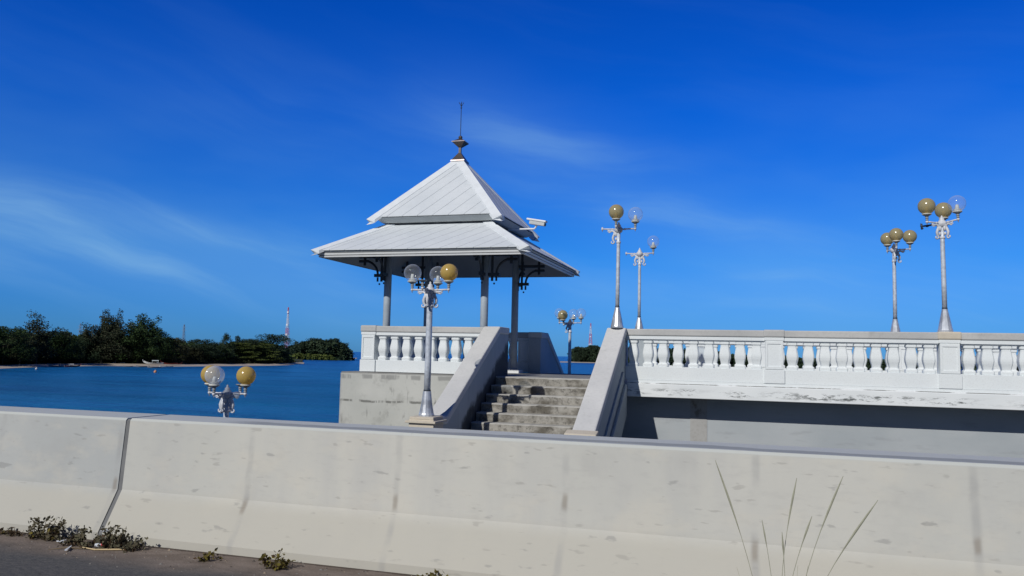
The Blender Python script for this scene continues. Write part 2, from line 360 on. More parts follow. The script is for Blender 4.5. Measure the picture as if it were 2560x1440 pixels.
AMBER = mat_amber('amber_globe', (.74, .54, .17), .22)
AMBER2 = mat_amber('smoky_amber_globe', (.62, .52, .29), .30)

# ------------------------------------------------------------------ setting: water, road
WZ = -7.0
def mat_water():
    m, nt, b, _ = mat('strait_water'); p = wpos(nt)
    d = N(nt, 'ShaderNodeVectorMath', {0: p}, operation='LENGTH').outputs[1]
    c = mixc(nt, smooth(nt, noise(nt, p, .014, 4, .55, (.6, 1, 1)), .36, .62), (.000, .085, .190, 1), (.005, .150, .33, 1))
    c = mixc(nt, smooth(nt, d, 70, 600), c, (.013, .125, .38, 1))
    # wind streaks and current lines lying across the strait
    st = smooth(nt, noise(nt, p, .05, 6, .62, (.22, 1, 1)), .46, .66)
    c = mixc(nt, M(nt, 'MULTIPLY', st, .62), c, (.014, .165, .40, 1))
    st2 = smooth(nt, noise(nt, p, .11, 6, .66, (.3, 1, 1)), .50, .64)
    c = mixc(nt, M(nt, 'MULTIPLY', st2, .55), c, (.000, .045, .125, 1))
    setc(nt, b, c, .28, .5); b.inputs['IOR'].default_value = 1.33
    h = M(nt, 'ADD', noise(nt, p, .45, 6, .65, (.45, 1, 1)), M(nt, 'MULTIPLY', noise(nt, p, .09, 4, .55, (.4, 1, 1)), 2.6))
    h = M(nt, 'ADD', h, M(nt, 'MULTIPLY', noise(nt, p, 1.9, 4, .65, (.5, 1, 1)), .35))
    bump(nt, b, h, 1.0, 1.2)
    return m
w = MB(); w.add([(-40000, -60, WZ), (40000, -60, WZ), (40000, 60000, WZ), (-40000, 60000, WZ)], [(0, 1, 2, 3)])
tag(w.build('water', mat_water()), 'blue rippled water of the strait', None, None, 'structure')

def mat_road():
    m, nt, b, _ = mat('asphalt_with_dusty_edge'); p = wpos(nt); y = N(nt, 'ShaderNodeSeparateXYZ', {0: p}).outputs[1]
    c = mixc(nt, smooth(nt, noise(nt, p, 40, 4, .6, (.5, 1, 1)), .3, .7), (.072, .074, .080, 1), (.115, .113, .113, 1))
    e = M(nt, 'ADD', y, M(nt, 'MULTIPLY', M(nt, 'SUBTRACT', noise(nt, p, 1.6, 5), .5), .45))
    dust = mixc(nt, smooth(nt, noise(nt, p, 9, 5, .6, (.5, 1, 1)), .3, .7), (.155, .125, .105, 1), (.23, .19, .165, 1))
    c = mixc(nt, smooth(nt, e, 3.95, 4.28), c, dust)
    c = mixc(nt, M(nt, 'MULTIPLY', smooth(nt, noise(nt, p, 26, 3, .5, (.5, 1, 1)), .66, .72), .7), c, (.05, .045, .045, 1))
    c = mixc(nt, M(nt, 'MULTIPLY', smooth(nt, M(nt, 'ADD', y, M(nt, 'MULTIPLY', noise(nt, p, 8, 4), .05)), 4.455, 4.475), .8), c, (.07, .055, .045, 1))
    setc(nt, b, c, .95, .2); bump(nt, b, noise(nt, p, 60, 4), .5, .01); return m
w = MB(); w.box(-60, 60, -12, 5.35, -EYE-.5, -EYE)
tag(w.build('road', mat_road()), 'grey asphalt road with a brown dusty edge', None, None, 'structure')

# ------------------------------------------------------------------ concrete barriers on the road edge
BP = [(4.47, -1.302), (4.47, -1.25), (4.625, -.985), (4.665, -.515), (4.68, -.500), (5.07, -.500), (5.085, -.515), (5.12, -1.302)]
def barrier(x0, x1, m, label):
    b = MB(); n = max(2, int((x1-x0)/.25)); prof = BP
    k = len(prof); vs = []
    rr = random.Random(int(x0*10))
    for i in range(n+1):
        x = x0+(x1-x0)*i/n
        j = rr.uniform(-.0035, .0035)
        for q, (y, z) in enumerate(prof): vs.append((x, y+(j if q in (3, 4) else 0), z))
    fs = [(i*k+q, i*k+(q+1) % k, (i+1)*k+(q+1) % k, (i+1)*k+q) for i in range(n) for q in range(k)]
    fs += [tuple(range(k)), tuple(range(n*k, n*k+k))[::-1]]
    b.add(vs, fs)
    root = thing('concrete_barrier', label, 'barrier', ((x0+x1)/2, 4.8, -EYE), 'concrete barrier segments along the road edge')
    b.build('barrier_body', m, root)
    return root
b1 = barrier(-16, -4.229, BARR2, 'short visible end of pale grey road barrier left of the dark vertical joint')
b2 = barrier(-4.191, 16, BARR, 'long cream concrete road barrier running across the foreground right of the joint')
j = MB(); j.prism([(y+.006 if y < 4.9 else y-.006, z-.006) for y, z in BP], 'X', -4.229, -4.191)
j.build('joint_filler', JOINT, b2)

# ------------------------------------------------------------------ old bridge low deck (mostly below sight behind the barrier)
w = MB(); w.prism([(16, -2.36), (-6.3, -2.36), (-14, -3.9), (-40, -5.8), (-40, -6.3), (-14, -4.5), (-6.3, -3.0), (16, -3.0)], 'Y', 9.6, 16.3)
tag(w.build('walkway', LOWC), 'low old bridge deck below the pavilion', None, None, 'structure')

# ------------------------------------------------------------------ viewing platform
PX0, PX1 = -9.09, -2.72
PF, PB = 16.5, 20.75          # front and back faces of the platform
FL = -.455                    # platform floor
plat = thing('viewing_platform', 'weathered concrete platform block with black mould line carrying the pavilion', 'platform', (-6, 18.6, WZ))
b = MB(); c = .07
b.prism([(PX0+c, PF), (PX1-.03, PF), (PX1-.03, PB), (PX0+c, PB), (PX0, PB-c), (PX0, PF+c)], 'Z', WZ-.5, FL-.03)
b.build('base_wall', BASE, plat)
b = MB(); b.prism([(PX0+c+.012, PF+.012), (PX1-.04, PF+.012), (PX1-.04, PB-.01), (PX0+c+.01, PB-.01), (PX0+.012, PB-c), (PX0+.012, PF+c+.012)], 'Z', FL-.03, FL)
b.build('floor_slab', DECK, plat)

# ------------------------------------------------------------------ balustrades
ZC1, ZC0, ZB0, ZP1, ZP0 = .60, .462, .365, -.170, -.443
def baluster_mesh():
    b = MB(); h = ZB0-ZP1
    prof = [(.098, 0), (.104, .012), (.104, .05), (.096, .065), (.075, .082), (.075, .10), (.083, .14), (.099, .20), (.105, .25), (.103, .29), (.092, .36), (.080, .43), (.078, h-.062), (.092, h-.055), (.096, h-.045), (.096, h-.012), (.088, h)]
    b.lathe(prof, square=True); return b.mesh('baluster', WHITE)
BAL = baluster_mesh()
def railing(name, label, axis, a0, a1, c, post_at, face=-1, zoff=0., bays=None, posts_lamp=(), endcap=None, group=None):
    """axis 'X' runs along x at y=c (c = centre line); posts are (start,end) intervals"""
    root = thing(name, label, 'balustrade', ((a0+a1)/2 if axis == 'X' else c, c if axis == 'X' else (a0+a1)/2, ZP0+zoff), group)
    def bx(mb, u0, u1, h, z0, z1, h2=None):
        h2 = h if h2 is None else h2
        if axis == 'X': mb.box(u0, u1, c-h, c+h2, z0+zoff, z1+zoff)
        else: mb.box(c-h, c+h2, u0, u1, z0+zoff, z1+zoff)
    cap = MB(); band = MB(); pl = MB()
    ps = sorted(post_at); cur = a0; segs = []
    for p in ps:
        if p[0] > cur: segs.append((cur, p[0]))
        cur = max(cur, p[1])
    if cur < a1: segs.append((cur, a1))
    for s0, s1 in segs:
        bx(cap, s0, s1, .155, ZC0, ZC1)
        bx(band, s0, s1, .132, ZB0+.022, ZC0); bx(band, s0, s1, .105, ZB0, ZB0+.022)
        bx(pl, s0, s1, .125, ZP0, ZP1)
    cap.build('cap_rail', CAP, root, bevel=.02); band.build('upper_band', WHITE, root, bevel=.006); pl.build('plinth', WHITE, root, bevel=.008)
    for p0, p1 in ps:
        q = MB()
        bx(q, p0+.015, p1-.015, .148, ZP1-.002, ZB0+.03)
        po = q.build('post', WHITE, root, bevel=.008)
        q = MB(); bx(q, p0-.012, p1+.012, .16, ZP0, ZP1-.002); q.build('post_plinth', WHITE, po, bevel=.01)
        q = MB(); bx(q, p0-.004, p1+.004, .158, ZB0+.03, ZC0); q.build('post_collar', WHITE, po, bevel=.01)
        q = MB(); bx(q, p0-.02, p1+.02, .175, ZC0, ZC1+.012); q.build('post_cap', BEIGE if (p0, p1) in posts_lamp else CAP, po, bevel=.028)
        # raised frame round the sunk panel on the outward face
        f = MB(); zt, zb = ZB0-.005, ZP1+.04; e = c+face*.148; d = face*.014
        lo, hi = p0+.05, p1-.05
        def fr(u0, u1, z0, z1):
            y0, y1 = sorted((e, e+d))
            if axis == 'X': f.box(u0, u1, y0, y1, z0+zoff, z1+zoff)
            else: f.box(y0, y1, u0, u1, z0+zoff, z1+zoff)
        fr(p0+.018, p1-.018, zt-.03, zt+.025); fr(p0+.018, p1-.018, zb-.035, zb+.02); fr(p0+.018, lo+.01, zb+.02, zt-.03); fr(hi-.01, p1-.018, zb+.02, zt-.03)
        f.build('panel_frame', WHITE, po, bevel=.004)
    for s0, s1 in (bays if bays is not None else segs):
        n = max(1, round((s1-s0)/.306)); st = (s1-s0)/n
        for i in range(n):
            u = s0+st*(i+.5)
            o = bpy.data.objects.new('baluster', BAL); COL.objects.link(o); o.parent = root
            wpt = Vector((u, c, ZP1+zoff+EYE)) if axis == 'X' else Vector((c, u, ZP1+zoff+EYE))
            o.location = wpt-wloc(root)
    return root
RC = PF+.10+.155               # front rail centre line
RB = PB-.10-.155
GR = 'white balustrades round the platform and bridge'
railing('balustrade', 'white balustrade on the platform front left of the stairs, under the pavilion', 'X', -8.62, -5.60, RC, [(-8.62, -8.26)], group=GR)
railing('balustrade', 'shaded white balustrade along the far left side of the platform, seen through the front balusters', 'Y', PF+.42, PB-.42, -8.44, [], face=1, group=GR)
railing('balustrade', 'shaded white balustrade at the back of the platform, behind the pavilion columns', 'X', -8.62, -5.60, RB, [(-8.62, -8.26), (-5.98, -5.60)], face=-1, bays=[(-8.26, -5.98)], group=GR)
posts = [(.205+3.1*i, .205+3.1*i+.365) for i in range(0, 5)]
railing('balustrade', 'long bright white balustrade on the near edge of the footbridge, right of the stairs', 'X', -2.55, 15.0, RC, posts, posts_lamp=[posts[1]], group=GR)
fposts = [(-2.95, -2.58)]+[(.1+3.1*i, .465+3.1*i) for i in range(0, 5)]
railing('balustrade', 'second white balustrade on the far edge of the footbridge, seen through the near one', 'X', -2.95, 15.0, RB, fposts, face=-1, group=GR)

# ------------------------------------------------------------------ footbridge span
br = thing('footbridge', 'raised white-edged footbridge span with mould-streaked fascia over a recessed grey girder', 'footbridge', (6, 18.6, WZ))
b = MB(); b.box(-2.50, 15, PF+.13, PB-.13, -.507, FL-.001); b.build('deck_slab', DECK, br)
b = MB(); b.box(-2.50, 15, PF+.115, PF+.30, -.505, ZP0-.001); b.build('plinth_course', WHITE, br)
b = MB(); b.box(-2.50, 15, PF+.108, PF+.30, -.517, -.505); b.build('joint_line', SEAM, br)
b = MB(); b.box(-2.50, 15, PF+.065, PF+.34, -.79, -.517); b.build('fascia_beam', SOILED, br, bevel=.012)
b = MB(); b.box(-2.50, 15, PB-.34, PB-.065, -.79, -.509); b.build('fascia_beam', SOILED, br)
b = MB(); b.box(-2.50, 15, PF+.345, PB-.345, -.79, -.509); b.build('soffit', GREY, br)
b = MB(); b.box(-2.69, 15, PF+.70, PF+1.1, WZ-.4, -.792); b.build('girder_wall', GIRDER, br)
b = MB(); b.box(-1.27, -.93, PF+.688, PF+.70, WZ-.3, -.794); b.build('rendered_strip', RUSTY, br)

# ------------------------------------------------------------------ staircases
def step_mesh(x0, x1, y0, y1, z0, z1, rr):
    n = 30; b = MB(); vs = []
    for i in range(n+1):
        x = x0+(x1-x0)*i/n
        inner = 0 < i < n
        e = rr.uniform(0, .012) if inner else 0; g = rr.uniform(0, .010) if inner else 0
        chip = rr.choice([0]*9+[.02]) if inner else 0
        sgn = 1 if y1 > y0 else -1
        vs += [(x, y0+sgn*(e*.6), z0), (x, y0+sgn*(e), z1-.025-chip*.5), (x, y0+sgn*(.018+g+chip), z1-.002*rr.random()), (x, y1, z1), (x, y1, z0)]
    fs = [(i*5+q, i*5+(q+1) % 5, (i+1)*5+(q+1) % 5, (i+1)*5+q) for i in range(n) for q in range(5)]
    fs += [tuple(range(5)), tuple(range(n*5, n*5+5))[::-1]]
    b.add(vs, fs); return b
def staircase(label, sg, yt, nsteps, full):
    """sg=-1 descends towards the road, +1 towards the far side; yt = top nosing"""
    root = thing('staircase', label, 'staircase', (-4.05, yt+sg*1.6, FL-.17*nsteps), 'staircases of the platform')
    edge = PF if sg < 0 else PB
    rr = random.Random(3 if sg < 0 else 5)
    for k in range(nsteps):
        y0 = yt+sg*.3*k; z1 = FL-.17*k
        yb = edge-sg*-.0 if k == 0 else y0-sg*.34
        if k == 0: yb = edge
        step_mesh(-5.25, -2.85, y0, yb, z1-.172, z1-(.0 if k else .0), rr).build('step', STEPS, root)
    # solid soffit under the flight
    s = MB(); y_0 = yt; 
    s.prism([(edge, FL-.2), (yt, FL-.2), (yt+sg*.3*nsteps, FL-.2-.17*nsteps), (yt+sg*.3*nsteps, FL-.42-.17*nsteps), (edge, FL-.75)], 'X', -5.24, -2.86)
    s.build('flight_slab', GREY, root)
    sl = .567
    for xa, xb, outer in ((-5.62, -5.24, -1), (-2.92, -2.52, 1)):
        ytop = edge-sg*.0
        def zt(y): return ZC1+.01-sl*abs(y-(ytop+sg*.0))
        yi = edge-sg*.70 if xa < -5 else edge-sg*.47          # the flat top piece runs back over the platform
        lev = -1.10 if xa < -5 else -1.24
        yl = ytop+sg*(ZC1+.01-lev)/sl; ye = yl+sg*(.34 if xa < -5 else .10)
        th = .15
        cap = [(yi, zt(ytop)), (ytop, zt(ytop)), (yl, lev), (ye, lev), (ye, lev-th), (yl+sg*-.03, lev-th), (ytop-sg*.03, zt(ytop)-th), (yi, zt(ytop)-th)]
        dp = 1.35
        body = [(yi, zt(ytop)-th), (ytop-sg*.03, zt(ytop)-th), (yl-sg*.03, lev-th), (ye, lev-th), (ye, lev-1.2), (yl-sg*.2, lev-1.25), (ytop-sg*.0, FL-.80), (yi, FL-.80)]
        body2 = [(yi, zt(ytop)-th), (ytop-sg*.03, zt(ytop)-th), (yl-sg*.03, lev-th), (ye, lev-th), (ye, lev-1.2), (yl-sg*.2, lev-1.25), (ytop, FL-.80), (ytop, FL+.001), (yi, FL+.001)]
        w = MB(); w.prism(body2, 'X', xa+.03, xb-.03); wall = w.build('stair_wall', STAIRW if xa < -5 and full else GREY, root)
        w = MB(); w.prism(cap, 'X', xa, xb); w.build('wall_cap', STAIRCAP, wall, bevel=.025)
        # stringer courses on the outer face
        e0, e1 = (xb-.03, xb+.035) if outer > 0 else (xa-.035, xa+.03)
        def off(t, d): y = ytop+sg*t; return (y, zt(y)-d)
        w = MB(); w.prism([off(.02, 1.12), off(3.0, 1.12), off(3.0, 1.80), off(.02, 1.78)], 'X', e0, e1); w.build('stringer', GREY, wall, bevel=.02)
        if full:
            e0, e1 = (xb-.032, xb+.010) if outer > 0 else (xa-.010, xa+.032)
            w = MB(); w.prism([off(.30, .72), off(2.9, .72), off(2.9, .80), off(.30, .80)], 'X', e0, e1); w.build('moulding', GREY, wall, bevel=.01)
            if xa > -5:
                w = MB(); w.prism([(ye+.06, lev+.03), (ye-.17, lev-.02), (ye-.17, lev-.12), (ye+.08, lev-.12)], 'X', xa-.07, xb+.07); w.build('foot_block', BEIGE, wall, bevel=.02)
    return root
staircase('weathered grey stairs with dark stains rising from behind the road barrier to the pavilion platform', -1, 16.27, 11, True)
staircase('far stairs leading down the back of the platform, only their shaded sloping wall showing', 1, PB+.23, 9, False)

# ------------------------------------------------------------------ pavilion
CX, CY = -7.01, 18.40
pav = thing('pavilion', 'open square pavilion with white two-tier pyramid roof on four steel columns', 'pavilion', (CX, CY, FL))
ZS = 2.12                                        # soffit
cols = [(-8.27, 17.17), (-5.85, 17.17), (-5.85, 19.60), (-8.27, 19.60)]
for cx, cy in cols:
    b = MB(); b.lathe([(.088, FL+.09), (.088, 2.74)], (cx, cy, 0), 20)
    o = b.build('column', COLM, pav, smooth_=True)
    for p in o.data.polygons: p.use_smooth = len(p.vertices) == 4
    b = MB(); b.box(cx-.19, cx+.19, cy-.19, cy+.19, FL, FL+.09); b.build('column_base', MOULDW, o, bevel=.01)
    b = MB(); b.lathe([(.088, 2.60), (.125, 2.61), (.125, 2.72)], (cx, cy, 0), 16); b.build('column_collar', IRON, o)
def bracket(cx, cy, dx, dy):
    """iron bracket from a column out under the eave: upright, quarter arc, head rail with blocks, hanger to the ceiling"""
    b = MB(); K = 2.27
    def P(t, z, s=0.): return (cx+dx*t-dy*s, cy+dy*t+dx*s, z)
    def blk(t0, t1, z0, z1, hw):
        xs = sorted((P(t0, 0, -hw)[0], P(t1, 0, hw)[0])); ys = sorted((P(t0, 0, -hw)[1], P(t1, 0, hw)[1])); b.box(xs[0], xs[1], ys[0], ys[1], z0, z1)
    b.tube([P(.17, K-.60), P(.17, K+.34)], .030, 8)                   # upright beside the column
    b.tube([P(.27, K-.60), P(.27, K-.50)], .024, 8)
    blk(.07, .35, K-.49, K-.42, .038)                                 # lower clamp
    arc = [P(.27+.36*(1-cos(a)), K-.44+.34*sin(a)) for a in [pi/2*i/10 for i in range(11)]]
    b.tube(arc, .028, 8)
    blk(.06, .76, K-.035, K+.035, .034)                               # head rail
    blk(.52, .76, K-.14, K-.08, .034)
    b.tube([P(.62, K-.21), P(.62, K+.22)], .034, 8)                   # hanger up to the sloping ceiling
    b.sphere(P(.22, K-.66), .024, 8, 6)
    return b.build('eave_bracket', IRON, pav)
for cx, cy in cols:
    bracket(cx, cy, 1 if cx > CX else -1, 0); bracket(cx, cy, 0, 1 if cy > CY else -1)
# roof tiers ----------------------------------------------------
def clip(poly, f):
    out = []
    for i in range(len(poly)):
        p, q = poly[i], poly[(i+1) % len(poly)]; a, b_ = f(p), f(q)
        if a >= 0: out.append(p)
        if (a >= 0) != (b_ >= 0): t = a/(a-b_); out.append(tuple(p[k]+(q[k]-p[k])*t for k in range(3)))
    return out
def tier(name, z0, h0, z1, h1, board=.27, gap=.011):
    under = MB(); under.frustum(CX, CY, z0-.018, h0-.01, z1-.018, h1-.002 if h1 > .05 else h1, cap=z0 > 3)
    root = under.build(name, GAP, pav)
    for k in range(4):
        a = k*pi/2
        def rot(p): x, y, z = p; return (CX+x*cos(a)-y*sin(a), CY+x*sin(a)+y*cos(a), z)
        face = [(-h0, -h0, z0), (h0, -h0, z0), (h1, -h1, z1), (-h1, -h1, z1)]
        mb = MB(); n = Vector((0, -(z1-z0), h0-h1)).normalized()
        i = -20
        while i < 40:
            lo, hi = i*board+gap/2, (i+1)*board-gap/2        # boards run parallel to the left hip
            q = clip(clip(face, lambda p: (p[0]-p[1])-lo*1.414), lambda p: hi*1.414-(p[0]-p[1]))
            if len(q) > 2:
                m_ = len(q); top = [rot(p) for p in q]; bot = [rot((p[0], p[1]+n.y*-.0, p[2]-.016)) for p in q]
                mb.add(top+bot, [tuple(range(m_)), tuple(range(m_, 2*m_))[::-1]]+[(s, m_+s, m_+(s+1) % m_, (s+1) % m_) for s in range(m_)])
            i += 1
        mb.build('roof_boarding', ROOFW, root)
        # hip capping board, folded over the arris at the corner (-,-)
        ov = .06 if h1 > 1 else .10
        p0 = Vector((-h0-ov, -h0-ov, z0-ov*(z1-z0)/(h0-h1))); p1 = Vector((-h1, -h1, z1))
        d = (p1-p0).normalized(); wd = .115 if h1 < .5 else .12
        sides = []
        for s_ in (Vector((1, 0, 0)), Vector((0, 1, 0))):
            e = s_-d*0
            # direction across the board lying in the roof plane
            sides.append((s_*wd, Vector((0, 0, 0))))
        cm = MB(); up = Vector((0, 0, .030)); dn = Vector((0, 0, -.075))
        a0, a1 = p0+up, p1+up
        sx_, sy_ = Vector((.215, 0, 0)), Vector((0, .215, 0))
        pts = []
        for pt in (p0, p1):
            pts += [pt+sy_+Vector((0, 0, .022)), pt+Vector((0, 0, .034)), pt+sx_+Vector((0, 0, .022)), pt+sx_+Vector((0, 0, -.055 if pt is p0 else -.01)), pt+Vector((0, 0, -.10 if pt is p0 else -.02)), pt+sy_+Vector((0, 0, -.055 if pt is p0 else -.01))]
        cm.add([rot(tuple(p)) for p in pts], [(0, 1, 2, 3, 4, 5), (11, 10, 9, 8, 7, 6)]+[(q_, 6+q_, 6+(q_+1) % 6, (q_+1) % 6) for q_ in range(6)])
        cm.build('hip_cap', HIPW, root)
    return root
low = tier('lower_roof', 2.275, 2.50, 3.00, 1.31)
upr = tier('upper_roof', 3.175, 1.56, 4.80, .10)
b = MB(); b.frustum(CX, CY, 2.99, 1.29, 3.07, 1.29); b.build('roof_neck', NECK, low)
b = MB(); b.frustum(CX, CY, 3.045, 1.39, 3.152, 1.52); b.build('upper_fascia', FASW, upr)
b = MB(); b.frustum(CX, CY, 2.215, 2.45, 2.255, 2.475, cap=False); b.build('lower_fascia', FASW, low)
for z0_, z1_, h_ in ((2.165, 2.205, 2.44), (ZS-.005, 2.150, 2.42)):
    b = MB(); b.frustum(CX, CY, z0_, h_, z1_, h_+.012, cap=False); b.frustum(CX, CY, z1_, h_+.012, z1_+.001, h_-.03, cap=False); b.frustum(CX, CY, z0_-.001, h_-.03, z0_, h_, cap=False); b.build('eave_moulding', MOULDW, low)
b = MB(); b.frustum(CX, CY, 2.15, 2.41, 2.22, 2.455, cap=False); b.build('eave_groove', GAP, low)
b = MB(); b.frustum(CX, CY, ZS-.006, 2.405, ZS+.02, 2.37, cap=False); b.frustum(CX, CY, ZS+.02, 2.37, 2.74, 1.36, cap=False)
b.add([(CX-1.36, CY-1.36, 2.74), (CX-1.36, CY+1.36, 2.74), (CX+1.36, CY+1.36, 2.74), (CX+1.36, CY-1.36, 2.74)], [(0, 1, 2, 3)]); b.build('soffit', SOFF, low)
fin = MB(); fin.frustum(CX, CY, 4.80, .165, 5.00, .035); fi = fin.build('finial', BRONZE, pav)
b = MB(); b.frustum(CX, CY, 4.765, .185, 4.80, .175); b.build('finial_collar', COPPER, fi)
b = MB(); b.frustum(CX, CY, 4.99, .030, 5.14, .030); b.frustum(CX, CY, 5.14, .035, 5.262, .165); b.frustum(CX, CY, 5.278, .165, 5.36, .04); b.sphere((CX, CY, 5.395), .052, 12, 8); b.build('finial_lantern', BRONZE, fi)
b = MB(); b.frustum(CX, CY, 5.262, .17, 5.278, .17); b.build('finial_rim', COPPER, fi)
b = MB(); b.tube([(CX, CY, 5.42), (CX, CY, 6.28)], .0095, 6)
b.sphere((CX, CY, 6.16), .022, 8, 6)
for a in range(4): b.tube([(CX, CY, 6.19), (CX+.06*cos(a*pi/2+.5), CY+.06*sin(a*pi/2+.5), 6.30)], .007, 5)
b.build('lightning_rod', IRON, fi)

# security camera on the right side of the roof neck
ca = at(1343, 560, X=CX+2.05)
scam = thing('security_camera', 'white security camera on a bent arm under the upper roof eave', 'security camera', (CX+1.33, ca.y, 3.02))
E0 = Vector((CX+1.33, ca.y, 3.03)); E1 = at(1336, 572, Y=ca.y); E2 = at(1341, 561, Y=ca.y)
b = MB(); b.tube([E0, E0+(E1-E0)*.9, E1, (E1+E2)/2+Vector((.02, 0, 0)), E2], .022, 8); b.build('mount_arm', MOULDW, scam)
b = MB(); b.sphere(E2+Vector((0, 0, .01)), .055, 12, 8); b.build('swivel', MOULDW, scam, smooth_=True)
A_, B_ = at(1320, 550, Y=ca.y), at(1366, 557, Y=ca.y-.06)
ax = (B_-A_).normalized(); side = Vector((ax.y, -ax.x, 0)).normalized(); upv = side.cross(ax)*-1
if upv.z < 0: upv = -upv
def obox(mb, a, b_, w_, z0, z1):
    vs = [p+side*s*w_+upv*z for z in (z0, z1) for p, s in ((a, -1), (b_, -1), (b_, 1), (a, 1))]
    mb.add(vs, [(3, 2, 1, 0), (4, 5, 6, 7), (0, 1, 5, 4), (1, 2, 6, 5), (2, 3, 7, 6), (3, 0, 4, 7)])
b = MB(); obox(b, A_+ax*.06, B_-ax*.03, .05, -.09, -.005); b.build('housing', FASW, scam, bevel=.01)
b = MB(); obox(b, A_-ax*.02, B_, .065, 0.0, .045); b.build('sun_shield', MOULDW, scam, bevel=.012)
b = MB(); obox(b, B_-ax*.028, B_-ax*.015, .04, -.08, -.015); b.build('lens_window', IRON, scam)

# ------------------------------------------------------------------ street lamps
GRD = .154
def unit_mesh(name, fn, m, sm=False):
    b = MB(); fn(b); me = b.mesh(name, m, smooth_=sm); return me
def f_globe(b): b.sphere((0, 0, 0), GRD, 28, 18)
GM = {'cloudy': unit_mesh('globe', f_globe, CLOUDY, True), 'clear': unit_mesh('globe', f_globe, CLEAR, True), 'amber': unit_mesh('globe', f_globe, AMBER, True), 'smoky': unit_mesh('globe', f_globe, AMBER2, True)}
def f_socket(b):
    b.lathe([(.022, -.275), (.030, -.262), (.022, -.25), (.022, -.235), (.034, -.228), (.034, -.222), (.024, -.215), (.026, -.20), (.045, -.185), (.075, -.168), (.078, -.160)], n=14)
SM = unit_mesh('socket', f_socket, SOCK, True)
RINGM = unit_mesh('ring', lambda b: b.lathe([(.080, -.162), (.086, -.158), (.086, -.146), (.060, -.140)], n=18), LAMPW)
BULBM = unit_mesh('bulb_holder', lambda b: (b.lathe([(.035, -.145), (.035, -.06), (.028, -.04), (.026, -.02)], n=12), b.lathe([(.062, -.145), (.066, -.11), (.05, -.10)], n=14)), LAMPW, True)
def f_arm(b):                                        # along +x from the hub, ends at x=.345 with an upturned elbow
    b.tube([(.045, 0, 0), (.12, 0, .004), (.20, 0, .008), (.345, 0, .012)], .0155, 8)
    b.sphere((.13, 0, .004), .024, 10, 6); b.sphere((.345, 0, .010), .028, 10, 6)
    b.tube([(.345, 0, -.045), (.345, 0, .05)], [.006, .020], 8)
ARMM = unit_mesh('arm', f_arm, CAST, True)
def f_scroll(b):                                     # cast S scroll under the arm with leaf fins
    pts = [(.235, -.012), (.19, -.035), (.135, -.030), (.095, -.045), (.085, -.085), (.105, -.13), (.12, -.175), (.115, -.225), (.085, -.262), (.050+.05, -.295), (.125, -.30), (.150, -.285), (.152, -.262), (.135, -.252)]
    pts = [(x, 0, z) for x, z in pts]
    b.tube(pts, [.010, .016, .020, .024, .026, .027, .027, .024, .019, .016, .015, .014, .012, .008], 7)
    for x, z in ((.20, -.035), (.165, -.045), (.175, -.055)): b.tube([(x-.03, 0, z+.012), (x+.02, 0, z-.012), (x+.045, 0, z-.008)], [.012, .010, .003], 6)
    b.sphere((.055, 0, -.10), .035, 8, 6, 1.5); b.sphere((.052, 0, -.20), .024, 8, 6, 1.4)
SCRM = unit_mesh('scroll', f_scroll, CAST, True)
def lamp(label, x, y, zb, H, arms, tilt=(0, 0), polemat=None, skirt=(.135, .43), low_r=.058):
    """arms: (angle in degrees from +X, globe kind or None, droop, has_socket, scroll)"""
    root = thing('street_lamp', label, 'street lamp', (x, y, zb), 'globe street lamps of the bridge')
    root.rotation_euler = (rad(tilt[0]), rad(tilt[1]), 0)
    r0, hs = skirt
    b = MB(); b.lathe([(low_r, hs-.01), (low_r*.97, hs+.5), (low_r*.90, H-.35), (low_r*.86, H-.05)], n=18); b.build('pole', polemat or GALV, root, True, local=True)
    b = MB(); b.lathe([(r0, 0), (r0, .03), (r0*.93, .055), (r0*.72, .20), (low_r*1.25, hs-.03), (low_r*1.18, hs)], n=14); b.build('base_skirt', CONE, root, False, local=True)
    b = MB(); b.lathe([(low_r*1.10, hs), (low_r*1.10, hs+.025)], n=16); b.build('pole_ring', IRON, root, local=True)
    b = MB(); b.lathe([(low_r*.9, H-.30), (low_r*1.15, H-.29), (low_r*1.15, H-.26), (low_r*.9, H-.25)], n=14)
    b.lathe([(low_r*.9, H-.08), (.075, H-.05), (.088, H-.01), (.085, H+.025), (.060, H+.045), (.062, H+.055), (.040, H+.065), (.045, H+.09), (.030, H+.105), (.018, H+.115), (.020, H+.13), (.012, H+.15), (.0, H+.155)], n=14)
    b.build('hub', CAST, root, True, local=True)
    def put(me, nm, par, loc, rz=0., ry=0.):
        o = bpy.data.objects.new(nm, me); COL.objects.link(o); o.parent = par; o.location = loc; o.rotation_euler = (0, ry, rz); return o
    for ang, kind, droop, sock, scroll in arms:
        a = rad(ang)
        ar = put(ARMM, 'arm', root, (0, 0, H), a, rad(droop))
        if not sock: ar.data = ARMM if kind != 'bare' else bare_arm()
        if scroll: put(SCRM, 'scroll_bracket', ar, (0, 0, 0))
        if sock: put(SM, 'socket', ar, (.345, 0, .31))
        if kind in GM:
            g = put(GM[kind], 'globe', root, Vector((.345*cos(a)*cos(rad(droop))+.31*sin(rad(droop))*cos(a), .345*sin(a)*cos(rad(droop))+.31*sin(rad(droop))*sin(a), H+.31*cos(rad(droop))-.345*sin(rad(droop)))), a)
            put(RINGM, 'globe_ring', g, (0, 0, 0)); put(BULBM, 'bulb_holder', g, (0, 0, 0))
    return root
_ba = []
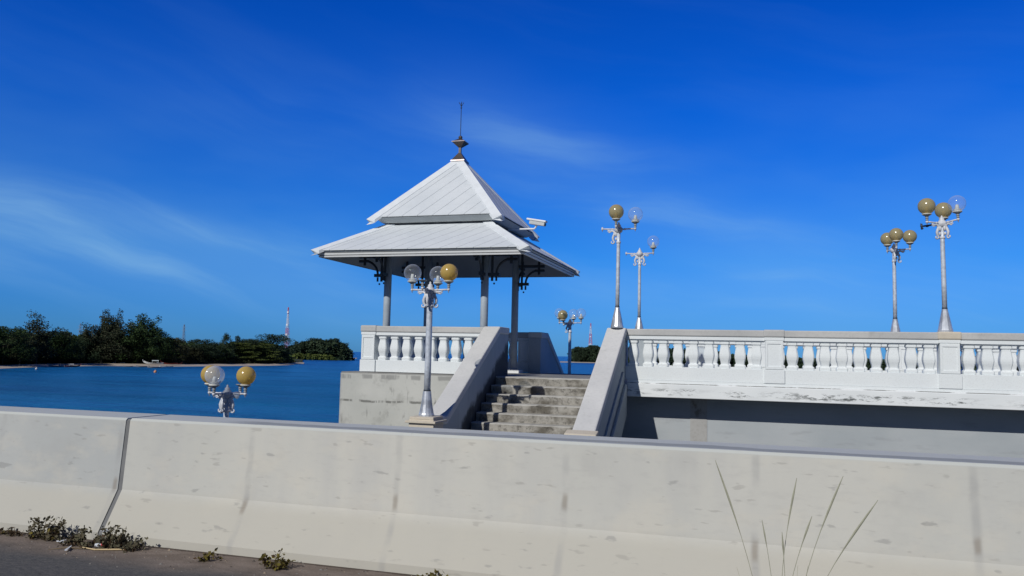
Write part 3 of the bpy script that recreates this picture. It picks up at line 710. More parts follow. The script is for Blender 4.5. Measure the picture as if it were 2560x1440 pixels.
def bare_arm():
    if not _ba:
        b = MB(); b.tube([(.04, 0, 0), (.36, 0, .0)], .017, 8); b.tube([(.345, 0, -.06), (.345, 0, .05)], .02, 7)
        for k in range(5): b.tube([(.345, 0, 0), (.345+.02*cos(k), .06*cos(k*1.3), .06*sin(k*1.3))], .008, 5)
        b.lathe([(.012, -.03), (.03, -.02), (.03, .0), (.015, .01)], (.25, 0, 0), 8)
        _ba.append(b.mesh('arm', BARE, smooth_=True))
    return _ba[0]
# near lamp at the foot of the stairs on its pedestal
ped = MB(); ped.box(-5.67, -5.21, 12.77, 13.23, -2.4, -1.13); 
pd = thing('lamp_pedestal', 'beige stepped concrete pedestal under the lamp at the foot of the stairs', 'pedestal', (-5.44, 13.0, -2.4))
ped.build('pedestal_block', BEIGE, pd, bevel=.01)
b = MB(); b.box(-5.66, -5.22, 12.78, 13.22, -1.13, -1.085); b.box(-5.72, -5.16, 12.72, 13.28, -1.19, -1.15); b.build('pedestal_top', BEIGE, pd, bevel=.008)
lamp('tall lamp before the pavilion with two clear globes and one amber globe', -5.44, 13.0, -1.085, 2.19,
     [(0, 'amber', 0, True, True), (90, 'clear', 0, True, True), (180, 'clear', 0, True, True), (-90, None, 0, True, True)])
lamp('low lamp whose head alone shows over the barrier, against the water at left', -8.33, 11.4, -2.83, 2.09,
     [(0, 'amber', 0, True, True), (90, None, 0, True, True), (180, 'amber', 0, True, True), (-90, 'cloudy', 0, True, True)], low_r=.05)
lamp('lamp on the right stair wall with an olive and a clear globe, left arm empty', -2.71, 16.5, ZC1+.01, 2.06,
     [(0, 'clear', 0, True, False), (-90, 'smoky', 0, True, False), (180, None, 0, False, True)], low_r=.042, tilt=(0, .4))
lamp('lamp behind the near balustrade carrying a single clear globe on its right arm', -2.80, RB, ZC1+.01, 2.06,
     [(0, 'clear', 0, True, True), (180, None, 0, False, True), (100, None, 0, False, False)], low_r=.040)
lamp('lamp on the near balustrade with two olive globes, a clear one and a broken arm', 3.45, RC-.0, ZC1+.012, 2.06,
     [(166, 'bare', 5, False, False), (213, 'smoky', 0, True, True), (73, 'smoky', 0, True, True), (-50, 'clear', -3, True, True)], low_r=.045, tilt=(0, -.5))
lamp('far lamp at the right with a tight cluster of three olive globes', 3.17, RB, ZC1+.01, 2.06,
     [(0, 'smoky', 0, True, True), (105, 'smoky', 0, True, False), (-90, 'smoky', 0, True, True)], low_r=.045)
fl = lamp('shaded distant lamp between the stair walls with three clear globes and a drooping olive globe', -5.5, 24.5, -1.12, 2.16,
     [(0, 'clear', 0, True, False), (85, 'clear', 0, True, False), (180, 'clear', 0, True, True), (-112, 'smoky', 12, True, False)], low_r=.052)
b = MB(); b.box(-5.76, -5.24, 24.24, 24.76, -2.4, -1.122); b.build('pedestal', BEIGE, fl)

#@@VEG@@
# ------------------------------------------------------------------ far shores
import numpy as np
def shore(name, label, px_pts, m, z0, z1, k0, k1):
    """px_pts = surveyed waterline; the strip runs back from it (scale factors along the sight line) and rises"""
    g = []
    for px, py in px_pts:
        p = at(px, py, Z=WZ); g.append(((p.x*k0, p.y*k0, z0), (p.x*k1, p.y*k1, z1)))
    b = MB(); n = len(g)
    b.add([p for a in g for p in a]+[(p[0], p[1], WZ-1.5) for a in g for p in a],
          [(2*i, 2*i+2, 2*i+3, 2*i+1) for i in range(n-1)]+[(2*n+2*i, 2*n+2*i+2, 2*i+2, 2*i) for i in range(n-1)]+[(2*i+1, 2*i+3, 2*n+2*i+3, 2*n+2*i+1) for i in range(n-1)]
          + [(0, 1, 2*n+1, 2*n), (2*n-2, 4*n-2, 4*n-1, 2*n-1)])
    return tag(b.build(name, m), label, None, None, 'structure')
SAND = concrete('beach_sand', (.42, .35, .28), (.52, .45, .37), (.16, .13, .10), .12, (.5, .8), .5, 0, fine=1.5)
GRASS = concrete('shore_grass', (.030, .040, .012), (.055, .060, .020), (.05, .04, .02), .15, (.5, .8), .5, 0, fine=.8)
LB = [(-260, 932), (-60, 925), (40, 920), (110, 917.5), (180, 916.5), (240, 915), (330, 916), (420, 917), (520, 916), (610, 915), (680, 914.5), (722, 913), (741, 911), (760, 910.5)]
shore('beach', 'sandy strip along the left bank', LB, SAND, WZ-.05, -6.45, 1.0, 1.07)
shore('shore_ground', 'grassy ground behind the left beach', [(p[0] if p[0] < 700 else p[0]-4, p[1]) for p in LB], GRASS, -6.47, -6.1, 1.068, 2.0)
HB = [(712, 898.6), (745, 898.5), (790, 898.0), (830, 897.3), (862, 897.0), (892, 896.8)]
shore('beach', 'pale sand below the headland', HB, SAND, WZ-.05, -6.3, 1.0, 1.05)
shore('shore_ground', 'dark ground of the headland', [p for p in HB if p[0] < 880]+[(868, 897)], GRASS, -6.32, -6.0, 1.048, 1.45)
RB_ = [(1400, 906.2), (1440, 907.0), (1500, 908.3), (1560, 909.5)]
shore('beach', 'sand spit behind the far lamp', RB_, SAND, WZ-.05, -6.0, 1.0, 1.06)
shore('shore_ground', 'dark ground of the far spit', [(1424, 906.7)]+RB_[1:], GRASS, -6.02, -5.6, 1.058, 1.3)
RC_ = [(1535, 925), (1700, 928), (2000, 934), (2300, 941), (2700, 950)]
shore('beach', 'sand below the wood behind the footbridge', RC_, SAND, WZ-.05, -6.3, 1.0, 1.05)
shore('shore_ground', 'ground of the wood behind the footbridge', RC_, GRASS, -6.32, -6.0, 1.048, 1.5)

def leafmat(name, c1, c2, c3):
    m, nt, b, _ = mat(name); p = wpos(nt); rnd = N(nt, 'ShaderNodeNewGeometry').outputs['Random Per Island']
    c = mixc(nt, smooth(nt, noise(nt, p, .35, 3), .35, .65), c4(c1), c4(c2)); c = mixc(nt, M(nt, 'MULTIPLY', rnd, .6), c, c4(c3))
    setc(nt, b, c, .8, .15); return m
LEAF = {'dark': leafmat('dark_foliage', (.016, .038, .014), (.036, .068, .022), (.058, .086, .030)),
        'deep': leafmat('blue_green_foliage', (.016, .034, .022), (.032, .056, .032), (.054, .076, .038)),
        'olive': leafmat('olive_foliage', (.050, .078, .018), (.095, .125, .030), (.125, .145, .040)),
        'brown': leafmat('brownish_foliage', (.050, .052, .028), (.078, .078, .040), (.066, .080, .036)),
        'mid': leafmat('green_foliage', (.032, .066, .020), (.062, .100, .032), (.085, .115, .040)),
        'rusty': leafmat('casuarina_foliage', (.020, .038, .022), (.040, .060, .030), (.085, .072, .046))}
BARK = plain('bark', (.06, .05, .04), .9)
nr = np.random.default_rng(11)
def leaves(clumps, dens, size, droop=0.):
    """clumps = rows of (x,y,z,r,rz): leaf-sized faces scattered through each clump"""
    P = []; 
    for x, y, z, r, rz in clumps:
        n = max(6, int(dens*r*r)); d = nr.normal(size=(n, 3)); d /= np.linalg.norm(d, axis=1)[:, None]
        rad_ = nr.random(n)**.42
        P.append(np.array([x, y, z])+d*rad_[:, None]*np.array([r, r, rz]))
    P = np.concatenate(P); n = len(P)
    u = nr.normal(size=(n, 3)); u[:, 2] = u[:, 2]*.6-droop; u /= np.linalg.norm(u, axis=1)[:, None]
    v = nr.normal(size=(n, 3)); v -= (v*u).sum(1)[:, None]*u; v /= np.linalg.norm(v, axis=1)[:, None]
    s = size*(.6+.8*nr.random(n))[:, None]
    V = np.stack([P-u*s*.6, P+v*s*.38, P+u*s*.75, P-v*s*.38], 1).reshape(-1, 3)
    return V
def leafmesh(name, V, m):
    me = bpy.data.meshes.new(name); n = len(V)//4
    me.vertices.add(n*4); me.vertices.foreach_set('co', V.astype('f4').ravel())
    me.loops.add(n*4); me.loops.foreach_set('vertex_index', np.arange(n*4, dtype='i4'))
    me.polygons.add(n); me.polygons.foreach_set('loop_start', np.arange(n, dtype='i4')*4); me.polygons.foreach_set('loop_total', np.full(n, 4, 'i4'))
    me.materials.append(m); me.update(); me.validate(); return me
def crown_clumps(kind, seed):
    """unit tree: height 1, about .5 half width"""
    r = random.Random(seed); C = []
    if kind == 'casuarina':                       # leaders with separate plumes and gaps between
        for k in range(9):
            ang = r.uniform(0, 6.28); lean = r.uniform(.05, .34); top = r.uniform(.72, 1.0) if k else 1.0
            if k == 0: lean = .05
            for i in range(13):
                t = i/12; z = .22+(top-.25)*t
                w = lean*t*1.15; rr = (.150-.075*t)*r.uniform(.75, 1.2)
                C.append((cos(ang)*w+r.uniform(-.05, .05), sin(ang)*w+r.uniform(-.05, .05), z, rr, rr*1.0))
        for k in range(34):
            a = r.uniform(0, 6.28); z = r.uniform(.12, .72); C.append((cos(a)*r.uniform(.05, .42), sin(a)*.3, z, .115, .085))
    elif kind == 'round':
        for k in range(95):
            a = r.uniform(0, 6.28); z = r.uniform(.14, .95); w = .40*math.sqrt(max(.06, 1-((z-.5)/.52)**2))
            q = w*math.sqrt(r.random()); rr = r.uniform(.07, .14); C.append((cos(a)*q, sin(a)*q, min(z, 1-rr), rr, rr*.85))
    elif kind == 'conical':
        for k in range(70):
            z = r.uniform(.08, .97); w = .46*(1.03-z)**.8; a = r.uniform(0, 6.28); q = w*math.sqrt(r.random())
            rr = .065+.09*(1-z); C.append((cos(a)*q, sin(a)*q, min(z, .95), rr, rr*1.1))
    elif kind == 'layered':
        for k in range(8):
            z = .22+.10*k; w = .46*(1.05-.75*(z-.2))
            for i in range(9):
                a = r.uniform(0, 6.28); q = w*math.sqrt(r.random()); C.append((cos(a)*q, sin(a)*q, min(.97, z+r.uniform(-.045, .045)), r.uniform(.08, .14), .045))
        C += [(0, 0, .3+.1*i, .10, .08) for i in range(6)]
    elif kind == 'lopsided':                      # tall leader and one drooping arm to the right
        for i in range(14):
            t = i/13; C.append((r.uniform(-.09, .07)-.05*t, r.uniform(-.08, .08), .30+.66*t, (.17-.07*t)*r.uniform(.8, 1.15), .10)); C.append((r.uniform(-.15, .10), r.uniform(-.1, .1), .12+.62*t, .13, .10))
        for i in range(9):
            t = i/8; C.append((.08+.40*t, r.uniform(-.05, .05), .52+.12*sin(t*2.6)+r.uniform(-.03, .03), .085, .075))
        for i in range(9): C.append((r.uniform(-.34, -.05), r.uniform(-.1, .1), r.uniform(.25, .48), .10, .08))
        for i in range(12): C.append((r.uniform(-.3, .3), r.uniform(-.1, .1), r.uniform(.08, .35), .13, .10))
    return C
_cr = {}
def crown(kind, leaf, seed, fine):
    k = (kind, leaf, seed, fine)
    if k not in _cr:
        dens = {0: 9000, 1: 3600}[fine] if kind != 'layered' else {0: 9500, 1: 4200}[fine]
        _cr[k] = leafmesh('crown', leaves(crown_clumps(kind, seed), dens, .022 if fine == 0 else .034, .2 if kind == 'casuarina' else 0.), LEAF[leaf])
    return _cr[k]
_tk = {}
def trunkmesh(seed):
    if seed not in _tk:
        r = random.Random(seed); b = MB()
        b.tube([(0, 0, -.02), (r.uniform(-.01, .01), 0, .3), (r.uniform(-.03, .03), r.uniform(-.02, .02), .6), (0, 0, .88)], [.020, .016, .010, .003], 7)
        for k in range(6):
            a = r.uniform(0, 6.28); z = r.uniform(.22, .6); L = r.uniform(.15, .32)
            b.tube([(0, 0, z), (cos(a)*L*.5, sin(a)*L*.5, z+.10), (cos(a)*L, sin(a)*L, z+.17)], [.009, .006, .002], 5)
        _tk[seed] = b.mesh('trunk', BARK)
    return _tk[seed]
TG = 'single trees standing out along the far shores'
def shoreD(px):
    for (a, ya), (b_, yb) in zip(LB, LB[1:]):
        if a <= px <= b_:
            p = at(px, ya+(yb-ya)*(px-a)/(b_-a), Z=WZ); return math.hypot(p.x, p.y)
def tree(label, px, ytop, wpx, D, kind, leaf, seed=1, fine=0, zb=-6.3, group=TG, name=None):
    if D < 320 and px < 741: D = shoreD(px)*(1.078+(D-265)*.0009)
    p = at(px, 880, D=D); H = at(px, ytop, D=D).z-zb; wd = wpx/2000*D*1.25
    kn = name or {'casuarina': 'casuarina_tree', 'round': 'broadleaf_tree', 'conical': 'conifer_tree', 'layered': 'almond_tree', 'lopsided': 'casuarina_tree'}[kind]
    t = thing(kn, label, 'tree', (p.x, p.y, zb), group)
    yaw = math.atan2(p.x, p.y)
    for nm, me in (('trunk', trunkmesh(seed % 3)), ('crown', crown(kind, leaf, seed, fine))):
        o = bpy.data.objects.new(nm, me); COL.objects.link(o); o.parent = t; o.scale = (wd if nm == 'crown' else H*.8, wd if nm == 'crown' else H*.8, H); o.rotation_euler.z = -yaw if kind == 'lopsided' else seed*1.7
    return t
def wood(name, label, prof, D0, D1, zb, step_px, cr, dens, size, leaf, seed, taper=0.0):
    """a far wood that reads as one mass; prof = skyline as (px, ytop)"""
    r = random.Random(seed); C = []
    px = prof[0][0]; bank = D0 < 320
    while px < prof[-1][0]:
        for a, b_ in zip(prof, prof[1:]):
            if a[0] <= px <= b_[0]: yt = a[1]+(b_[1]-a[1])*(px-a[0])/(b_[0]-a[0])
        D = r.uniform(D0, D1) if not bank else shoreD(max(-255, px))*r.uniform(D0/285*1.12, D1/285*1.12)
        zt = at(px, yt+r.uniform(-1, 3), D=D if bank else D0).z
        pt = at(px+r.uniform(-4, 4), 880, D=D); n = max(1, int((zt-zb)/(cr*.9)))
        top = zb+(zt-zb)*r.uniform(.80, 1.0)
        for i in range(n+1):
            z = zb+(top-cr*.6-zb)*i/n
            rr = cr*r.uniform(.7, 1.2); C.append((pt.x+r.uniform(-cr, cr)*.5, pt.y+r.uniform(-cr, cr)*.5, z, rr, rr*.85))
        px += step_px
    V = leaves(C, dens, size); V[:, 2] += EYE
    o = bpy.data.objects.new(name, leafmesh(name, V, LEAF[leaf])); COL.objects.link(o)
    return tag(o, label, 'wood', None, 'stuff')
wood('woodland', 'dense dark green wood covering the left bank of the strait', [(-250, 830), (0, 830), (60, 838), (140, 842), (230, 838), (330, 835), (415, 845), (470, 853), (540, 858), (600, 852), (660, 852), (700, 862), (716, 884), (730, 900)], 285, 330, -6.5, 1.6, 2.3, 15, .85, 'dark', 3)
wood('undergrowth', 'low olive and brown bushes behind the beach of the left bank', [(440, 902), (520, 899), (600, 901), (700, 900), (735, 906)], 275, 277, -6.5, 2.6, 1.0, 30, .5, 'brown', 6)
wood('woodland', 'blue-green wood on the distant headland right of the mast', [(722, 868), (745, 860), (762, 851), (800, 848), (838, 851), (858, 862), (870, 878), (873, 892)], 640, 720, -6.4, .75, 3.6, 8, 1.5, 'deep', 4)
wood('undergrowth', 'lighter green bushes along the foot of the headland', [(730, 886), (770, 885), (820, 888), (835, 893)], 628, 636, -6.4, 1.2, 2.4, 10, 1.2, 'olive', 8)
wood('woodland', 'dark wood on the far spit behind the stair wall', [(1432, 878), (1440, 868), (1456, 867), (1480, 865), (1510, 868), (1530, 872), (1560, 876)], 960, 1040, -6.2, .8, 4.6, 6, 2.2, 'deep', 5)
wood('woodland', 'dark wood glimpsed between the balusters of the footbridge', [(1560, 868), (1640, 870), (1720, 873), (1800, 881), (1860, 888), (1960, 893), (2060, 897), (2090, 895), (2130, 894), (2200, 900), (2300, 898), (2400, 892), (2500, 890), (2620, 893)], 430, 470, -6.3, 1.7, 3.0, 11, 1.2, 'deep', 9)

for a in [
    ('tall lopsided dark tree at far left with one arm drooping right', 92, 781, 100, 272, 'lopsided', 'rusty', 2),
    ('rounded tree top at the very left edge of the far bank', 8, 812, 110, 280, 'round', 'dark', 3),
    ('small bushy tree between the lopsided tree and the left edge', 52, 822, 60, 282, 'round', 'rusty', 4),
    ('broad low tree right of the lopsided tree, below the small pylon', 152, 826, 90, 276, 'round', 'dark', 5),
    ('narrow dark tree just left of the big casuarina group', 212, 832, 60, 288, 'conical', 'deep', 6),
    ('left crown of the big casuarina group, with brownish plumes', 255, 790, 90, 268, 'casuarina', 'rusty', 7),
    ('highest tree of the left bank, in the middle of the casuarina group', 290, 775, 84, 272, 'casuarina', 'rusty', 8),
    ('dense dark right shoulder of the big casuarina group', 345, 785, 112, 270, 'casuarina', 'dark', 9),
    ('black-green rounded tree sloping down right of the casuarinas', 392, 824, 76, 276, 'round', 'dark', 10),
    ('grey-brown wispy tree above the beached white boat', 432, 842, 60, 280, 'round', 'brown', 11),
    ('dark broad tree in the middle of the left bank', 508, 846, 84, 290, 'round', 'deep', 12),
    ('first pointed tree of the pair in the middle of the left bank', 565, 832, 52, 300, 'conical', 'deep', 13),
    ('second, lower pointed tree just right of the first', 592, 839, 44, 302, 'conical', 'deep', 14),
    ('small round tree top between the pointed pair and the dark dome', 622, 845, 60, 300, 'round', 'deep', 15),
    ('large dark dome tree standing left of the red and white mast', 682, 833, 92, 306, 'round', 'deep', 16),
    ('olive tree with flat tiers of leaves left of the dark dome', 606, 857, 84, 290, 'layered', 'olive', 17),
    ('brighter olive tiered tree in front of the dark dome', 648, 856, 90, 288, 'layered', 'olive', 18),
    ('olive tiered tree behind the sand, third from the tip', 545, 864, 70, 290, 'layered', 'mid', 21),
    ('low green spreading tree at the tip of the left bank', 706, 876, 64, 290, 'layered', 'mid', 19),
    ('brownish bush-like tree on the left bank near the beach', 482, 868, 50, 290, 'round', 'brown', 20)]:
    tree(*a)
for a in [
    ('leftmost round tree of the headland, beside the mast', 748, 851, 40, 650, 'round', 'deep', 22, 1),
    ('highest round tree of the headland', 786, 843, 48, 655, 'round', 'deep', 23, 1),
    ('round tree near the right end of the headland', 832, 844, 44, 655, 'round', 'deep', 24, 1),
    ('last tree of the headland, leaning over the sea', 857, 855, 34, 655, 'round', 'deep', 25, 1),
    ('round tree at the left tip of the far spit', 1448, 866, 34, 960, 'round', 'deep', 26, 1),
    ('round tree under the second mast on the far spit', 1482, 861, 44, 965, 'round', 'deep', 27, 1)]:
    tree(*a)

# ------------------------------------------------------------------ masts and pylons
RED = plain('mast_red', (.62, .11, .13), .6, var=.05); MWHITE = plain('mast_white', (.74, .74, .76), .6, var=.03); PYG = plain('pylon_grey', (.20, .26, .33), .6)
def lattice(label, px, ytop, ybase, D, half, nsec, cats, mats, cross=False):
    p = at(px, 880, D=D); zt = at(px, ytop, D=D).z; zb = -6.0; H = zt-zb
    t = thing('lattice_mast' if not cross else 'power_pylon', label, cats, (p.x, p.y, zb))
    hw = lambda u: half*(1-u)**1.1+half*.16
    rr = .085 if not cross else .075
    k = D/900
    for s in range(nsec):
        b = MB(); u0, u1 = s/nsec, (s+1)/nsec; sub = 2 if not cross else 2
        for q in range(sub):
            a0 = u0+(u1-u0)*q/sub; a1 = u0+(u1-u0)*(q+1)/sub; w0, w1 = hw(a0), hw(a1)
            cs = [(-1, -1), (1, -1), (1, 1), (-1, 1)]
            for i in range(4):
                c0, c1 = cs[i], cs[(i+1) % 4]
                A0 = (p.x+c0[0]*w0, p.y+c0[1]*w0, zb+H*a0); A1 = (p.x+c0[0]*w1, p.y+c0[1]*w1, zb+H*a1)
                B0 = (p.x+c1[0]*w0, p.y+c1[1]*w0, zb+H*a0); B1 = (p.x+c1[0]*w1, p.y+c1[1]*w1, zb+H*a1)
                b.tube([A0, A1], rr*1.5*k, 4); b.tube([A0, B1], rr*k, 4); b.tube([B0, A1], rr*k, 4); b.tube([A1, B1], rr*k, 4)
        b.build('lattice_section', mats[s % len(mats)], t)
    b = MB()
    if cross:
        for u, L in ((.80, 3.0), (.90, 2.2)):
            b.tube([(p.x-L, p.y, zb+H*u), (p.x+L, p.y, zb+H*u)], .16*k, 4)
            b.tube([(p.x-L, p.y, zb+H*u), (p.x, p.y, zb+H*(u+.05))], .1*k, 4); b.tube([(p.x+L, p.y, zb+H*u), (p.x, p.y, zb+H*(u+.05))], .1*k, 4)
        b.build('cross_arm', mats[0], t)
    else:
        for z in (.42, .62, .88): b.box(p.x-.5*k-.4, p.x+.5*k+.4, p.y-hw(z)-.4, p.y-hw(z)-.1, zb+H*z, zb+H*z+1.8)
        b.build('antenna_panel', MWHITE, t)
    return t
lattice('red and white lattice mast rising behind the left bank by the headland', 716, 768, 862, 900, 2.2, 7, 'mast', [RED, RED, MWHITE, RED, MWHITE, MWHITE, RED])
lattice('second red and white mast above the far spit, beside the stair wall', 1476, 808, 866, 1500, 4.0, 7, 'mast', [MWHITE, MWHITE, MWHITE, RED, RED, MWHITE, RED])
lattice('small grey pylon above the wood, left of the big casuarina group', 197, 808, 862, 700, 1.5, 5, 'pylon', [PYG], True)
lattice('faint grey pylon above the trees right of the casuarina group', 457, 811, 858, 900, 1.9, 5, 'pylon', [PYG], True)

# ------------------------------------------------------------------ boats and buoys
BW = plain('boat_white', (.52, .54, .54), .5, var=.1, scale=2); BR = plain('boat_red', (.16, .035, .030), .6); BG = plain('boat_grey', (.24, .25, .26), .6); BB = plain('boat_canopy', (.50, .56, .55), .7); WOOD = plain('boat_wood', (.13, .09, .07), .7)
def boat(label, px, py, L, hull, canopy=None, D=None, z=None, flip=1, up=1.0, canw=.35):
    p = at(px, py, Z=z if z is not None else WZ) if D is None else at(px, py, D=D)
    t = thing('longtail_boat', label, 'boat', (p.x, p.y, p.z), 'boats moored or beached along the left bank')
    yaw = -math.atan2(p.x, p.y); ex = Vector((cos(yaw), sin(yaw), 0))*flip; ey = Vector((-sin(yaw), cos(yaw), 0)); ez = Vector((0, 0, 1))
    n = 10; sec = []
    for i in range(n+1):
        u = i/n-.5; w_ = .13*L*max(.06, 1-abs(2*u)**2.6); sheer = .07*L*(2*abs(u))**2.2*(up if u < 0 else .5); kz = .05*L*(2*abs(u))**3*(up if u < 0 else .6)
        c = p+ex*u*L
        sec.append([c+ey*-w_+ez*(.075*L+sheer), c+ey*-w_*.6+ez*(kz), c+ey*w_*.6+ez*(kz), c+ey*w_+ez*(.075*L+sheer), c+ey*w_*.85+ez*(.06*L+sheer), c+ey*-w_*.85+ez*(.06*L+sheer)])
    b = MB(); b.add([q for s in sec for q in s], [(i*6+j, i*6+(j+1) % 6, (i+1)*6+(j+1) % 6, (i+1)*6+j) for i in range(n) for j in range(6)]+[tuple(range(6))[::-1], tuple(range(n*6, n*6+6))])
    b.build('hull', hull, t)
    if up > 1: 
        b = MB(); c = p-ex*.5*L; b.tube([c+ez*.10*L, c-ex*.05*L+ez*.19*L, c-ex*.06*L+ez*.26*L], [.02*L, .016*L, .010*L], 6); b.build('prow', hull, t)
    if canopy:
        b = MB(); c0 = p+ex*(.08*L)
        hz = .19*L; hw = canw*L/2
        for i in range(5):
            pass
        arc = [(cos(pi*i/6), sin(pi*i/6)) for i in range(7)]; vs = []
        for e in (-1, 1):
            vs += [c0+ex*e*hw+ey*a*.10*L+ez*(hz+s_*.035*L) for a, s_ in arc]
        vs2 = [v-ez*.012*L for v in vs]
        b.add(vs+vs2, [(i, i+1, 8+i, 7+i) for i in range(6)]+[(14+i, 21+i, 22+i, 15+i) for i in range(6)]+[(i, 14+i, 15+i, i+1) for i in range(6)]+[(7+i, 8+i, 22+i, 21+i) for i in range(6)]+[(0, 7, 21, 14), (6, 20, 27, 13)])
        b.build('canopy', canopy, t)
        b = MB()
        for e in (-1, 1):
            for f in (-1, 1):
                q = c0+ex*e*hw*.9+ey*f*.095*L; b.tube([q+ez*.06*L, q+ez*hz], .008*L, 5)
        b.tube([c0+ex*.1*L+ez*.05*L, c0+ex*.1*L+ez*.14*L], .03*L, 6)
        b.build('canopy_frame', canopy, t)
    return t
boat('biggest beached boat, white with a high prow and pale canopy on the grass', 384, 910.5, 6.8, BW, BB, z=-6.35, up=1.7, canw=.34)
boat('dark red beached boat with raised ends right of the big white boat', 424, 911, 5.6, BR, None, z=-6.35, up=1.3)
boat('maroon boat pulled up at the right end of the boats', 441, 911, 3.6, BR, None, z=-6.35, up=1.3, flip=-1)
boat('flat pale boat at the waterline below the big white boat', 386, 919.5, 4.6, BG, None)
boat('low grey boat at the waterline left of the big white boat', 357, 917.5, 4.4, BG, None)
boat('small grey skiff at the waterline under the casuarina group', 320, 917, 3.2, BG, None)
boat('white skiff with a red-brown gunwale at the waterline below the red boats', 411, 917.5, 3.6, BW, None)
boat('dark boat at the sand edge right of the other boats', 424, 916.5, 2.6, WOOD, None)
boat('long thin pale boat moored near the left edge in shade', 67, 917.5, 3.8, BG, None, up=1.2)
boat('grey boat with a light canopy moored beside the red-hulled one', 141, 917, 4.4, BG, BG, up=1.2)
boat('red-hulled boat with a white canopy at the left end of the sand', 181, 917, 4.4, BR, BW, up=1.2, flip=-1)
boat('tiny upturned white dinghy on the grass under the casuarinas, left one', 285, 906.5, 1.5, BW, None, z=-6.2, up=.3)
boat('tiny upturned white dinghy on the grass under the casuarinas, right one', 306, 907, 1.7, BW, None, z=-6.2, up=.3)
def buoy(label, px, py, r, c):
    p = at(px, py, Z=WZ); t = thing('buoy', label, 'buoy', (p.x, p.y, WZ))
    b = MB(); b.sphere((p.x, p.y, WZ+r*.5), r, 14, 10); b.build('float', c, t, smooth_=True)
    b = MB(); b.lathe([(r*.25, r*1.3), (r*.22, r*1.7), (r*.3, r*1.75), (r*.1, r*1.9)], (p.x, p.y, WZ), 8); b.build('mooring_eye', BW, t)
buoy('orange mooring buoy floating below the beached white boat', 388, 931.5, .42, plain('buoy_orange', (.62, .28, .13), .5))
buoy('white mooring buoy floating at the left, off the moored boats', 91, 923.5, .34, BW)

# ------------------------------------------------------------------ weeds, litter and grass at the barrier foot
WL = {'g': leafmat('weed_green', (.095, .092, .058), (.135, .122, .075), (.10, .08, .055)), 'y': leafmat('weed_yellow', (.13, .11, .02), (.17, .13, .03), (.08, .06, .03)), 'b': leafmat('weed_brown', (.09, .055, .03), (.06, .045, .03), (.04, .03, .02))}
def weed(label, px, py, width, height, n, lean=.2, seed=1, cols='gyb', dens=1.0):
    p = at(px, py, Z=-EYE); p.y = min(p.y, 4.44)
    t = thing('weed', label, 'weed', (p.x, p.y, -EYE)); r = random.Random(seed)
    st = MB(); lv = {k: MB() for k in 'gyb'}
    for i in range(n):
        u = r.uniform(-.5, .5); h = height*.74*r.uniform(.25, 1.0)**1.3*(1-.5*abs(u)); y0 = r.uniform(-.10, 0)
        a = Vector((p.x+u*width*.75, p.y+y0, -EYE)); q = a+Vector((u*width*.35+lean*h+r.uniform(-.02, .02), r.uniform(-.03, .02), h)); mid = (a+q)/2+Vector((r.uniform(-.015, .015), 0, .01))
        st.tube([a, mid, q], [.0028, .002, .001], 4)
        m_ = int((9+h*110)*dens)
        for k in range(m_):
            s = r.random()**.8; c = a.lerp(q, s)+Vector((r.gauss(0, .012), r.gauss(0, .012), r.gauss(0, .008)))
            d = Vector((r.gauss(0, 1), r.gauss(0, .6), r.gauss(.2, .6))).normalized(); e = d.cross(Vector((r.gauss(0, 1), r.gauss(0, 1), r.gauss(0, 1)))).normalized(); L = r.uniform(.012, .036)
            key = cols[min(len(cols)-1, int(r.random()*len(cols)))] if s < .55 else cols[0]
            lv[key].add([c, c+d*L*.5+e*L*.33, c+d*L, c+d*L*.5-e*L*.33], [(0, 1, 2, 3)])
    st.build('stems', WL['b'], t)
    for k, b in lv.items():
        if b.v: b.build({'g': 'green_leaves', 'y': 'yellow_leaves', 'b': 'dry_leaves'}[k], WL[k], t)
    return t
weed('leafy weed with taller sprigs leaning right, left of the barrier joint', 125, 1342, .27, .24, 26, .35, 1, 'ggyyb')
weed('low brown creeping weed at the far left foot of the barrier', 40, 1332, .20, .06, 14, .2, 2, 'bgy')
weed('bushy dark green weed growing under the barrier joint', 215, 1360, .24, .17, 26, .2, 3, 'ggbb')
weed('densest dark weed just right of the barrier joint', 295, 1366, .20, .22, 30, .15, 4, 'gggb')
weed('small upright weed standing alone right of the dark clump', 350, 1372, .08, .13, 9, .05, 5, 'gb')
weed('tiny yellow-brown tuft at the barrier foot in the middle left', 533, 1396, .07, .06, 8, 0, 6, 'ygb')
weed('yellow-green weed with an arching sprig right of the tiny tuft', 690, 1414, .18, .15, 16, .45, 7, 'ygyb')
weed('yellow tuft cut off by the bottom edge of the picture', 1085, 1448, .12, .06, 10, 0, 8, 'yg')
PAPER = plain('litter_white', (.62, .66, .72), .6); PRED = plain('litter_red', (.55, .03, .04), .5); STRAW = plain('dry_cane', (.60, .47, .27), .6)
def scrap(label, px, py, pts, th=.004, m=PAPER, cat='litter', name='litter_scrap', lift=.006):
    p = at(px, py, Z=-EYE+lift); b = MB()
    b.prism([(p.x+x, p.y+y) for x, y in pts], 'Z', p.z, p.z+th)
    r = random.Random(int(px)); b.v = [(x, y, z+abs(r.gauss(0, .006))) for x, y, z in b.v]
    o = b.build(name, m); return tag(o, label, cat)
scrap('crumpled white scrap lying left of the dark weeds', 153, 1355, [(-.03, -.01), (.0, -.016), (.03, -.008), (.028, .012), (-.02, .014)])
scrap('thin white strip lying diagonally on the dusty road edge', 170, 1373, [(-.035, .045), (-.02, .05), (.036, -.04), (.022, -.048)])
scrap('pale lilac wrapper caught on top of the dark weeds', 264, 1330, [(-.03, -.012), (.02, -.016), (.034, .006), (-.01, .014)], lift=.10)
